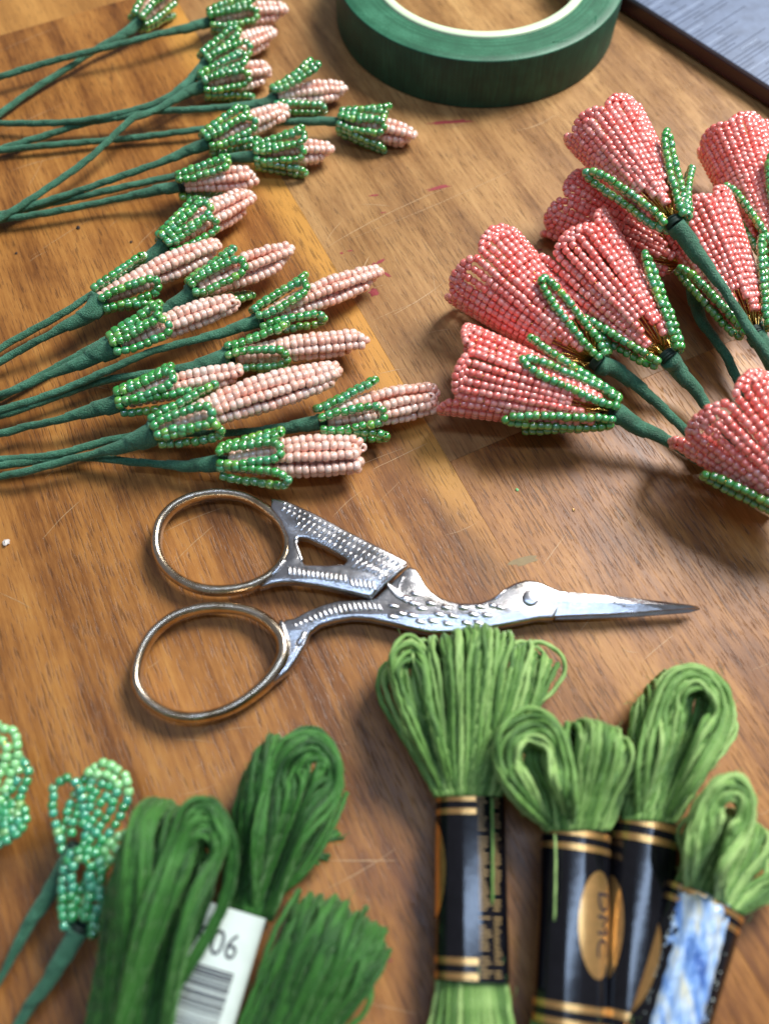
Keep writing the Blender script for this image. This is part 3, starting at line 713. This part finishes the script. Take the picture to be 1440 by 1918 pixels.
lloop = loop_part('finger_loop', lo_loop, [.104]*7 + [.11, .125, .145, .145, .125, .11] + [.104]*5, SZ-.13, halfB)
# beak: two tapering blades, each a wedge with a ridge
def blade(name, tp, bt, z, thick, ridge=.5, rise=.02):
    n = len(tp); V = []; F = []
    for i in range(n):
        a = W(*tp[i], z) - SO; b_ = W(*bt[i], z) - SO; rg = a.lerp(b_, ridge); t = i/(n-1); th = thick*(1-.55*t)
        V += [Vector((a.x, a.y, z-.03)), Vector((rg.x, rg.y, z+rise*(1-.6*t))), Vector((b_.x, b_.y, z-.03)), Vector((b_.x, b_.y, z-th)), Vector((a.x, a.y, z-th))]
    for i in range(n-1):
        for k in range(5): F.append((i*5+k, i*5+(k+1) % 5, i*5+5+(k+1) % 5, i*5+5+k))
    F += [(0, 1, 2, 3, 4), tuple(n*5-5+k for k in range(5))]
    return link(name, mesh(name, V, F, False), M['steel'], scs)
blade('blade', [(1030, 1101), (1050, 1107), (1093, 1110), (1140, 1115), (1193, 1120), (1245, 1126), (1290, 1131), (1306, 1135)], [(1030, 1153), (1050, 1151.5), (1093, 1149.5), (1140, 1148), (1193, 1145), (1245, 1141.5), (1290, 1138.5), (1308, 1137.5)], SZ+.0, .13, .42)
blade('blade', [(1040, 1140), (1093, 1140), (1140, 1140), (1193, 1140), (1245, 1138), (1290, 1136), (1309, 1137)], [(1040, 1159), (1093, 1158), (1140, 1156), (1193, 1153.5), (1245, 1150), (1290, 1146.5), (1311, 1141)], SZ-.17, .10, .5, .01)
# pivot screw
pc = W(994, 1119, SZ+.05) - SO
V = []; F = []
prof = [(.001, .004), (.125, .004), (.145, -.006), (.152, -.02), (.155, -.07)]
for i in range(28):
    a = 2*math.pi*i/28
    for r, z in prof: V.append(pc + Vector((r*math.cos(a), r*math.sin(a), z)))
for i in range(28):
    j = (i+1) % 28
    for k in range(4): F.append((i*5+k, j*5+k, j*5+k+1, i*5+k+1))
link('pivot_screw', mesh('pivot_screw', V, F), M['steel'], scs)
# engraved decoration: raised ribs and feather scales
def rib(name, p0, p1, z, r, parent, r2=None, h=.7):
    a = W(*p0, z) - SO; b_ = W(*p1, z) - SO; P = [a.lerp(b_, t) for t in (0, .12, .5, .88, 1)]
    rr = [r*.45, r*.95, r, (r2 or r)*.95, (r2 or r)*.45]
    V, F = tube_geo(P, rr, 8, up=Vector((0, 0, 1)), flat=h)
    return link(name, mesh(name, V, F), M['steel'], parent)
zt = SZ+.10
for row, (a0, a1, w0, w1, n) in enumerate((((752, 112), (1300, 395), 16, 30, 24), ((745, 138), (1270, 430), 24, 34, 23), ((765, 185), (1235, 460), 32, 34, 20))):
    for i in range(n):
        t = i/(n-1); cx = a0[0]+(a1[0]-a0[0])*t; cy = a0[1]+(a1[1]-a0[1])*t; wv = w0+(w1-w0)*t
        if row == 2 and cx < 790: continue
        rib('feather_rib', z1(cx+wv*.42, cy-wv*.42), z1(cx-wv*.40, cy+wv*.52), zt, .029, halfA)
for i in range(5): rib('feather_rib', z1(1075+i*26, 425-i*4+i*10), z1(1110+i*26, 385+i*10), zt, .032, halfA)
for i in range(13): rib('feather_rib', z1(775+i*22, 412+i*3.3), z1(778+i*22.5, 458+i*3.3), zt, .038, halfA)
for i in range(6): rib('feather_rib', z1(1065+i*22, 470+i*2), z1(1085+i*21, 515+i*4), zt, .03, halfA)
for i in range(4): rib('feather_rib', z1(1165+i*9, 435-i*11), z1(1225+i*9, 478-i*11), zt, .018, halfA)
rib('accent_bar', z1(755, 378), z1(690, 462), zt, .05, halfA)
rib('edge_rib', z1(1330, 405), z1(1180, 540), zt, .035, halfA)
rib('edge_rib', z1(815, 268), z1(800, 290), zt, .04, halfA); rib('edge_rib', z1(800, 290), z1(838, 392), zt, .035, halfA)
rib('accent_bar', z1(735, 672), z1(770, 790), SZ, .05, halfB, .065)
rib('edge_rib', z1(855, 725), z1(815, 800), SZ-.02, .07, halfB, .08); rib('edge_rib', z1(820, 790), z1(760, 880), SZ-.05, .08, halfB, .08)
for i in range(18):
    t = i/17; x = 800+405*t; y = 695 - 95*math.sin(t*math.pi*.62); l = 18+26*math.sin(t*math.pi*.75)
    rib('feather_rib', z1(x-8, y-l*.55), z1(x+14, y+l*.62), SZ, .035, halfB)
for k in range(5):      # curved shoulder feathers
    pts = [z2(700-k*16+s_*34+k*30, 600-k*4+s_*52+k*12-s_*s_*5) for s_ in range(3)]
    P = cr([W(*p, SZ) - SO for p in pts], 5); V, F = tube_geo(P, .04, 8, up=Vector((0, 0, 1)), flat=.7); link('shoulder_rib', mesh('shoulder_rib', V, F), M['steel'], halfB)
P = cr([W(*z2(*p), SZ) - SO for p in ((800, 560), (770, 640), (800, 690), (870, 730))], 5); V, F = tube_geo(P, .04, 8, up=Vector((0, 0, 1)), flat=.7); link('shoulder_rib', mesh('shoulder_rib', V, F), M['steel'], halfB)
scales = [(740, 735), (790, 780), (735, 798), (860, 720), (905, 750), (850, 790), (900, 828), (960, 720), (1010, 785), (970, 825), (1050, 745), (1090, 795), (1060, 840), (1150, 745), (1210, 785), (1170, 835), (1250, 740), (1290, 790), (1330, 735), (815, 690), (870, 665), (1370, 745), (1240, 835)]
for (x, y) in scales:
    V = []; F = []; c = W(*z2(x, y), SZ) - SO; n_ = 12
    for r_, hz in ((1, -.010), (.7, .016), (.0, .022)):
        for i in range(n_):
            a = 2*math.pi*i/n_; rx = .15*r_*(1 + .3*math.cos(a)); ry = .060*r_
            xx = rx*math.cos(a); yy = ry*math.sin(a); V.append(c + Vector((xx*.97+yy*.2, yy*.97-xx*.2, hz + (.03*(-math.cos(a)) if r_ else 0)*r_)))
    for l in (0, 1):
        for i in range(n_): F.append((l*n_+i, l*n_+(i+1) % n_, l*n_+n_+(i+1) % n_, l*n_+n_+i))
    link('scale', mesh('scale', V, F), M['steel'], halfB)
rib('neck_line', z2(1330, 700), z2(1400, 640), SZ, .03, halfB)

# ---------------------------------------------------------------- thread skeins
FUZZ = {}
def strand(path, r, mkey, parent, origin, seg=9, step=.08):
    r *= .74
    tot = sum((path[i+1]-path[i]).length for i in range(len(path)-1)); q = [p for p, d in resample(path, step)]
    if len(q) < 2: return
    for _ in range(5 if r > .025 else 0):
        i = random.randrange(1, len(q)-1) if len(q) > 2 else 0
        FUZZ.setdefault(parent.name, (parent, origin, mkey, []))[3].append((q[i], (q[min(i+1, len(q)-1)]-q[i-1]).normalized(), r))
    V, F = tube_geo(q, r*random.uniform(.9, 1.1), seg, lobes=3, amp=.26, twist=19)
    return link('strand', mesh('strand', V, F, True, origin), M[mkey], parent)
def fan(parent, origin, mkey, A0, A1, E0, E1, za, ze, n, bow, depth, eye=(0, 0), layers=2, r=.055, wob=.05, zlow=.12, cup=.12, eshape=None, open_end=False, zc=None):
    """strands leave the band between A0-A1, fan out to the loop ends E0-E1 and turn back underneath"""
    for l in range(layers):
        for i in range(n):
            u = (i + random.uniform(.15, .85) + .25*l)/n; u = min(1, u)
            edge = math.sin(math.pi*u)
            lay = l*r*1.9
            aw = W(A0[0]+(A1[0]-A0[0])*u, A0[1]+(A1[1]-A0[1])*u, za + .16*edge - lay*.5)
            ex, ey = (E0[0]+(E1[0]-E0[0])*u, E0[1]+(E1[1]-E0[1])*u)
            ey -= cup*100*edge
            if eshape: dx, dy = eshape(u); ex += dx; ey += dy
            zz = ze*(.62 + .38*edge)
            jit = lambda k=1: Vector((random.gauss(0, wob*k), random.gauss(0, wob*k), random.gauss(0, wob*.5*k)))
            ew = W(ex, ey, zz*.55) + jit() ; d = ew - aw; d.z = 0; dn = d.normalized() if d.length else Vector((0, 1, 0))
            ew = ew - dn*lay
            sidev = Vector((-dn.y, dn.x, 0))
            # separation of the two passes: mostly up/down, sideways where the loop shows its eye
            se = eye[0]*max(0, 1-u*3.2) - eye[1]*max(0, (u-.69)*3.2)
            hv = Vector((0, 0, (zz - zlow)*.5 - lay*.6)) * (1-.45*min(1, abs(se)*1.4)) + sidev*(se*.5)
            low = Vector((aw.x, aw.y, zlow))
            P = [aw, aw.lerp(ew, .35) + hv*.42 + jit(.6), aw.lerp(ew, .7) + hv*.95 + jit(.8), aw.lerp(ew, .90) + hv*.95 + jit(.5), ew + hv*.40, ew + dn*.04 - hv*.35,
                 aw.lerp(ew, .90) - hv*.9 + jit(.5), aw.lerp(ew, .55) - hv*.75, Vector((aw.x, aw.y, max(zlow, za-.35)))]
            for p in P: p.z = max(p.z, .07)
            strand(cr(P, 7), r, mkey, parent, origin)
def eye_loops(parent, origin, mkey, A, pts, ctr, C, n, z=1.2, s0=.3, s1=1.0, r=.055, za=.75):
    """strands of a loop turned on its side, so that one looks through its eye"""
    for k in range(n):
        f = s0 + (s1-s0)*(k+.5)/n + random.uniform(-.02, .02); P = [W(A[0]+random.uniform(-8, 8), A[1], za)]
        for i, (x, y) in enumerate(pts):
            q = W(ctr[0]+(x-ctr[0])*f, ctr[1]+(y-ctr[1])*f, z*(.8+.2*math.sin(k*2.1)) - .1*(i % 2)) + Vector((random.gauss(0, .03), random.gauss(0, .03), random.gauss(0, .04)))
            P.append(q)
        P.append(W(C[0]+random.uniform(-8, 8), C[1], za))
        strand(cr(P, 8), r, mkey, parent, origin)
def sleeve_fn(c0, c1, a, b_, z0=None):
    ax = (c1-c0); L = ax.length; ax.normalize(); lat = Vector((ax.y, -ax.x, 0)).normalized()
    if lat.x < 0: lat = -lat
    up = lat.cross(ax); up = up if up.z > 0 else -up
    def f(s, th, o=0):      # s 0..1 along the sleeve, th angle from the top
        e = 2.0; ct, st = math.cos(th), math.sin(th)
        x = math.copysign(abs(st)**(2/e), st); y = math.copysign(abs(ct)**(2/e), ct)
        return c0 + ax*(s*L) + lat*(x*(a+o)) + up*(y*(b_+o))
    return f, L
def patch(fn, s0, s1, t0, t1, off, name, m, parent, origin, ns=2, nt_=16, thick=.004, wob=0):
    V = []; F = []
    for i in range(ns+1):
        for j in range(nt_+1):
            s_ = s0+(s1-s0)*i/ns; V.append(fn(s_, t0+(t1-t0)*j/nt_, off + wob*math.sin(i*1.7+j*.9)) - origin)
    for i in range(ns):
        for j in range(nt_): a = i*(nt_+1)+j; F.append((a, a+1, a+nt_+2, a+nt_+1))
    return link(name, mesh(name, V, F), m, parent)
def oval(fn, sc_, tc_, rs, rt, off, name, m, parent, origin, n=36, rings=5):
    V = [fn(sc_, tc_, off) - origin]; F = []
    for k in range(1, rings+1):
        for i in range(n):
            a = 2*math.pi*i/n; V.append(fn(sc_ + rs*k/rings*math.cos(a), tc_ + rt*k/rings*math.sin(a), off) - origin)
    for i in range(n): F.append((0, 1+i, 1+(i+1) % n))
    for k in range(rings-1):
        for i in range(n): F.append((1+k*n+i, 1+k*n+(i+1) % n, 1+(k+1)*n+(i+1) % n, 1+(k+1)*n+i))
    return link(name, mesh(name, V, F), m, parent)
def text_on(fn, L, a, body, sc_, tc_, size, off, m, parent, origin, turn=0, name='lettering'):
    cu = bpy.data.curves.new('lettering', 'FONT'); cu.body = body; cu.size = size; cu.align_x = 'CENTER'; cu.align_y = 'CENTER'; cu.resolution_u = 3
    tmp = bpy.data.objects.new('t', cu); COL.objects.link(tmp)
    me = bpy.data.meshes.new_from_object(tmp.evaluated_get(bpy.context.evaluated_depsgraph_get())); bpy.data.objects.remove(tmp)
    bm = bmesh.new(); bm.from_mesh(me); bmesh.ops.triangulate(bm, faces=bm.faces); bmesh.ops.subdivide_edges(bm, edges=[e for e in bm.edges if e.calc_length() > size*.25], cuts=1); bm.to_mesh(me); bm.free()
    c, s = math.cos(turn), math.sin(turn)
    for v in me.vertices:
        x = c*v.co.x - s*v.co.y; y = s*v.co.x + c*v.co.y
        p = fn(sc_ - y/L, tc_ + x/a, off) - origin; v.co = p
    me.name = name
    return link(name, me, m, parent)

def black_label(root, origin, c0, c1, a, b_, ovt, ov_s=(.43, .30), finet=None, txt=None):
    fn, L = sleeve_fn(c0, c1, a, b_)
    lab = patch(fn, 0, 1, -math.pi, math.pi, 0, 'label', M['black'], root, origin, 10, 48)
    for s0, s1 in ((.01, .045), (.085, .12), (.88, .915), (.955, .99)):
        patch(fn, s0, s1, -1.9, .1 if finet else 1.9, .006, 'gold_band', M['goldprint'], lab, origin, 1, 40)
    if ovt is not None:
        oval(fn, ov_s[0]+.06, ovt, ov_s[1], .62, .006, 'gold_oval', M['goldprint'], lab, origin)
        if txt: text_on(fn, L, a*1.1, txt, ov_s[0]+.06, ovt+.15, .42, .014, M['ink'], lab, origin, R(-90))
    if finet:               # columns of fine gold small print, far too small to read
        V = []; F = []
        for c_ in range(2):
            t_a = finet[0] + c_*.42
            for i in range(43):
                s_ = .02 + i*.0225; l = random.uniform(.16, .36)
                if random.random() < .08: continue
                b0 = len(V)
                for (ss, tt) in ((s_, t_a), (s_, t_a+l), (s_+.0075, t_a+l), (s_+.0075, t_a)): V.append(fn(ss, tt, .008) - origin)
                F.append((b0, b0+1, b0+2, b0+3))
        o = link('small_print', mesh('small_print', V, F, False), M['fineprint'], lab); o['kind'] = 'stuff'
    return lab, fn, L
def tail(root, origin, mkey, c0, dirv, a, b_, n, length, r=.055, spread=1.15):
    lat = Vector((dirv.y, -dirv.x, 0)).normalized()
    for i in range(n):
        u = (i+.5)/n*2-1; row = i % 3; x = u*a*.9; z = b_*math.sqrt(max(0, 1-u*u))*(1-.45*row)
        P = [c0 - dirv*.6 + lat*x*.9 + Vector((0, 0, z*.8)), c0 + dirv*.2 + lat*x*1.05 + Vector((0, 0, z)), c0 + dirv*length*.5 + lat*x*spread*1.1 + Vector((random.gauss(0, .03), 0, z*1.1)), c0 + dirv*length + lat*x*spread*1.3 + Vector((0, 0, z))]
        strand(cr(P, 6), r, mkey, root, origin)

SG = 'leaf green thread skeins in black and gold bands'
# first skein of the four
r_ = W(880, 1495, .4); sk = thing('thread_skein', 'leaf green skein touching the scissors, leftmost of the four black banded skeins', 'skein', r_, SG)
fan(sk, r_, 'light_thread', (818, 1495), (935, 1495), (735, 1245), (1040, 1250), .75, 1.5, 40, 0, 0, eye=(.95, .0), cup=.62, wob=.045)
for (x, y, k) in ((1058, 1252, 1), (1030, 1262, .75), (1010, 1240, .6)):   # loose loops at the right
    P = [W(900, 1420, .7), W(960, 1330, .9), W(x-70, 1210, .9), W(x-20, 1215, .8), W(x, y, .6), W(x-25, y+45, .5), W(x-75, y+90, .5), W(920, 1440, .5)]
    strand(cr(P, 7), .05, 'light_thread', sk, r_)
eye_loops(sk, r_, 'light_thread', (830, 1490), [(772, 1380), (738, 1290), (732, 1225), (768, 1188), (800, 1225), (812, 1330), (830, 1420)], (780, 1290), (850, 1490), 10, 1.35, .5, 1.0)
c0 = W(880, 1493, .52); c1 = W(884, 1838, .58)
black_label(sk, r_, c0, c1, .57, .42, -1.45, (.36, .27), finet=(.14,))
strand(cr([W(921, 1490, .98), W(922, 1560, 1.0), W(922, 1660, .99), W(921, 1700, .9)], 6), .03, 'light_thread', sk, r_)
tail(sk, r_, 'light_thread', c1 - Vector((0, 0, .1)), (c1-c0).normalized(), .58, .42, 40, 1.8)
# second skein
r_ = W(1085, 1560, .4); sk = thing('thread_skein', 'leaf green skein with lettered gold oval and a loop open at the left', 'skein', r_, SG)
fan(sk, r_, 'light_thread', (1022, 1560), (1138, 1560), (1015, 1400), (1180, 1405), .8, 1.7, 34, 0, 0, eye=(1.25, .1), cup=.42, wob=.045)
eye_loops(sk, r_, 'light_thread', (1035, 1556), [(965, 1500), (928, 1430), (935, 1370), (985, 1332), (1040, 1350), (1068, 1430), (1075, 1500)], (1005, 1430), (1072, 1556), 20, 1.7, .38, 1.02)
c0 = W(1078, 1557, .55); c1 = W(1066, 1925, .6)
black_label(sk, r_, c0, c1, .555, .46, .60, (.42, .27), txt='DMC')
strand(cr([W(1038, 1557, 1.0), W(1040, 1600, 1.04), W(1039, 1680, 1.02), W(1037, 1730, .9)], 6), .028, 'light_thread', sk, r_)
tail(sk, r_, 'light_thread', c1 - Vector((0, 0, .1)), (c1-c0).normalized(), .6, .45, 34, 1.5)
# third skein
r_ = W(1215, 1540, .4); sk = thing('thread_skein', 'leaf green skein standing tallest behind, with a dark eye in its loop', 'skein', r_, SG)
fan(sk, r_, 'light_thread', (1165, 1540), (1262, 1545), (1192, 1330), (1330, 1300), .75, 1.15, 38, 0, 0, eye=(.25, 1.0), cup=.52, wob=.045)
eye_loops(sk, r_, 'light_thread', (1195, 1538), [(1198, 1450), (1210, 1350), (1248, 1268), (1310, 1246), (1360, 1290), (1362, 1370), (1300, 1470)], (1308, 1315), (1240, 1540), 30, 1.6, .32, 1.02)
c0 = W(1208, 1538, .50); c1 = W(1180, 1950, .5)
black_label(sk, r_, c0, c1, .52, .42, -1.25, (.48, .24))
tail(sk, r_, 'light_thread', c1, (c1-c0).normalized(), .5, .4, 20, 1.0)
# fourth skein
r_ = W(1335, 1700, .4); sk = thing('thread_skein', 'leaf green skein under the wrapper strip with painted reflection at the lower right', 'skein', r_, SG)
fan(sk, r_, 'light_thread', (1262, 1665), (1382, 1715), (1310, 1545), (1440, 1600), .8, 1.1, 36, 0, 0, eye=(.5, .9), cup=.45, wob=.045)
eye_loops(sk, r_, 'light_thread', (1290, 1668), [(1285, 1600), (1300, 1520), (1340, 1460), (1385, 1455), (1412, 1500), (1395, 1570), (1350, 1640)], (1372, 1515), (1345, 1695), 30, 1.9, .30, 1.0, za=.9)
c0 = W(1318, 1682, .72); c1 = W(1220, 1990, .7)
black_label(sk, r_, c0, c1, .62, .42, -1.35, (.5, .3))
tail(sk, r_, 'light_thread', c1, (c1-c0).normalized(), .6, .4, 14, 1.0)
# wrapper strip on the fourth skein, window reflection painted as blue and white streaks
o0 = W(1330, 1682, 1.22); wr = thing('crinkled_wrapper', 'crinkled glossy wrapper strip with painted blue and white window reflection on the fourth skein', 'wrapper', o0)
e0 = W(1330, 1680, 1.22); e1 = W(1248, 1990, 1.22); dv = (e1-e0); Lw_ = dv.length; dv.normalize(); lat = Vector((dv.y, -dv.x, 0)).normalized()
if lat.x < 0: lat = -lat
V = []; F = []; NS, NT = 60, 22
for i in range(NS+1):
    for j in range(NT+1):
        u = j/NT*2-1; s_ = i/NS
        rough_ = .008*math.sin(i*.9+j*.7) + .02*math.sin(j*1.3+i*.07) + random.uniform(-.002, .002)
        p = e0 + dv*(s_*Lw_ - .04) + lat*(.03 + u*.41 + (.018*math.sin(i*2.3) if abs(u) == 1 else 0)) + Vector((0, 0, -.22*u*u + rough_ - .12*max(0, .06-s_)/.06))
        V.append(p - o0)
for i in range(NS):
    for j in range(NT): a = i*(NT+1)+j; F.append((a, a+1, a+NT+2, a+NT+1))
n0 = len(V); V += [v - Vector((0, 0, .03)) for v in V]; F += [tuple(n0+x for x in f[::-1]) for f in F[:]]
link('wrapper_sheet', mesh('wrapper_sheet', V, F), M['reflwrap'], wr)
V = []; F = []                                        # frayed cut edges
for i in range(90):
    s_ = random.random(); sg = random.choice((-1, 1)); p = e0 + dv*(s_*Lw_) + lat*(.03 + sg*.405) + Vector((0, 0, -.21)) - o0
    q = p + lat*sg*random.uniform(.02, .05) + dv*random.uniform(-.05, .05) + Vector((0, 0, random.uniform(-.02, .04)))
    tube_geo([p, p.lerp(q, .5)+Vector((0, 0, .01)), q], .004, 4, V=V, F=F)
o = link('frayed_fibre', mesh('frayed_fibre', V, F), M['whitepaper'], wr); o['kind'] = 'stuff'

# dark green skeins
DG = 'dark green thread skeins at the lower left'
r_ = W(450, 1720, .3); sk = thing('thread_skein', 'dark green skein held by a white paper label with a barcode', 'skein', r_, DG)
fan(sk, r_, 'dark_thread', (410, 1700), (505, 1730), (470, 1470), (545, 1440), .55, 1.4, 30, 0, 0, eye=(.0, 1.0), cup=.62, wob=.06)
for (x, y) in ((642, 1560), (632, 1570), (618, 1612), (600, 1620), (648, 1568), (610, 1590), (590, 1606), (622, 1604), (636, 1554)):   # cut thread ends sticking out
    P = [W(505, 1640, .5), W(545, 1610, .55), W((x+545)/2, (y+1600)/2-3, .5), W(x, y, .35)]
    strand(cr(P, 6), .045, 'dark_thread', sk, r_)
for i in range(9):
    x = 470 + i*12; P = [W(505, 1690, .5), W(x+10, 1630, .75), W(x+60, 1575-i*4, .8), W(x+85, 1545-i*8, .5)]
    strand(cr(P, 6), .05, 'dark_thread', sk, r_)
eye_loops(sk, r_, 'dark_thread', (470, 1715), [(470, 1600), (490, 1480), (530, 1395), (590, 1368), (634, 1420), (630, 1500), (560, 1590)], (592, 1432), (500, 1720), 36, 1.6, .14, 1.0, za=.6)
c0 = W(428, 1700, .72); c1 = W(335, 1990, .80)
fn, L = sleeve_fn(c0, c1, .62, .34)
lab = patch(fn, 0, 1, -math.pi, math.pi, 0, 'label', M['whitepaper'], sk, r_, 10, 48)
text_on(fn, L, .68, '906', .24, .10, .50, .007, M['ink'], lab, r_, 0)
V = []; F = []; s_ = .39
while s_ < .93:
    wv = random.choice((.004, .008, .008, .014, .02)); b0 = len(V)
    for j in range(13):
        t = -1.0 + 1.75*j/12; V.append(fn(s_, t, .006) - r_); V.append(fn(s_+wv, t, .006) - r_)
    for j in range(12): F.append((b0+2*j, b0+2*j+1, b0+2*j+3, b0+2*j+2))
    s_ += wv + random.choice((.006, .009, .014))
link('barcode', mesh('barcode', V, F), M['ink'], lab)
tail(sk, r_, 'dark_thread', c1, (c1-c0).normalized(), .6, .3, 12, .8)
r_ = W(300, 1900, .3); sk = thing('thread_skein', 'dark green skein arching over the white label, nearest the beaded leaves', 'skein', r_, DG)
fan(sk, r_, 'dark_thread', (150, 2000), (300, 2000), (258, 1580), (345, 1570), .9, 2.1, 42, 0, 0, eye=(.0, 1.1), cup=.62, wob=.05, layers=2, r=.058, zlow=.15)
eye_loops(sk, r_, 'dark_thread', (200, 1990), [(250, 1750), (300, 1600), (345, 1510), (395, 1500), (425, 1560), (400, 1640), (330, 1780)], (392, 1600), (300, 1990), 34, 2.2, .34, 1.0, za=1.2)
for k in range(3):
    P = [W(355-k*10, 1510+k*5, 1.9), W(400-k*6, 1498+k*6, 2.0), W(436-k*5, 1560, 1.9), W(440-k*6, 1640, 1.65), W(412-k*7, 1725, 1.45), W(362-k*8, 1810, 1.35), W(310-k*8, 1890, 1.2), W(270, 1960, 1.1)]
    strand(cr(P, 8), .052, 'dark_thread', sk, r_)
r_ = W(560, 1850, .3); sk = thing('thread_skein', 'dark green skein with its looped ends fanned out to the right', 'skein', r_, DG)
fan(sk, r_, 'dark_thread', (415, 2020), (570, 2040), (560, 1695), (726, 1780), .5, 1.25, 46, 0, 0, eye=(.0, .0), cup=.24, wob=.075, layers=2, r=.058)

for (parent, origin, mkey, pts) in FUZZ.values():      # loose cotton fibres standing off the threads
    V = []; F = []
    for (p, d, rr) in pts:
        o_ = Vector((random.gauss(0, 1), random.gauss(0, 1), abs(random.gauss(0, 1)))); o_ = (o_ - d*o_.dot(d)).normalized(); l = random.uniform(.08, .28)
        e = d*random.uniform(-.5, .5)
        tube_geo([p + o_*rr*.8, p + o_*(rr+l*.35) + e*l, p + o_*(rr+l*.5) + e*l*2.2], .0045, 3, V=V, F=F)
    o = link('stray_fibre', mesh('stray_fibre', V, F, True, origin), M[mkey], parent); o['kind'] = 'stuff'

# ---------------------------------------------------------------- crumbs
def crumb(label, px, py, r, m):
    p = W(px, py, r*.5); t = thing('crumb', label, 'crumb', p); bm = bmesh.new(); bmesh.ops.create_icosphere(bm, subdivisions=2, radius=r)
    for v in bm.verts: v.co *= random.uniform(.7, 1.3); v.co.z *= .6
    me = bpy.data.meshes.new('crumb'); bm.to_mesh(me); bm.free()
    COL.objects.unlink(t); bpy.data.objects.remove(t)
    o = link('crumb', me, m, None, p); o['label'] = label; o['category'] = 'crumb'
crumb('white crumb lying near the left edge beside the scissors', 12, 1016, .07, M['crumb_pale'])
crumb('black crumb below the stems of the upper bunch', 147, 426, .045, M['crumb_dark'])
crumb('small dark crumb under the lower left stems of the upper bunch', 31, 474, .03, M['crumb_dark'])
crumb('tiny dark speck on the wood above the long left bud', 246, 453, .03, M['crumb_dark'])
crumb('tiny green speck on bare wood below the coral flower', 968, 917, .03, M['mint'])
crumb('tiny yellow speck on bare wood left of the brown shadow', 1074, 955, .025, M['goldprint'])
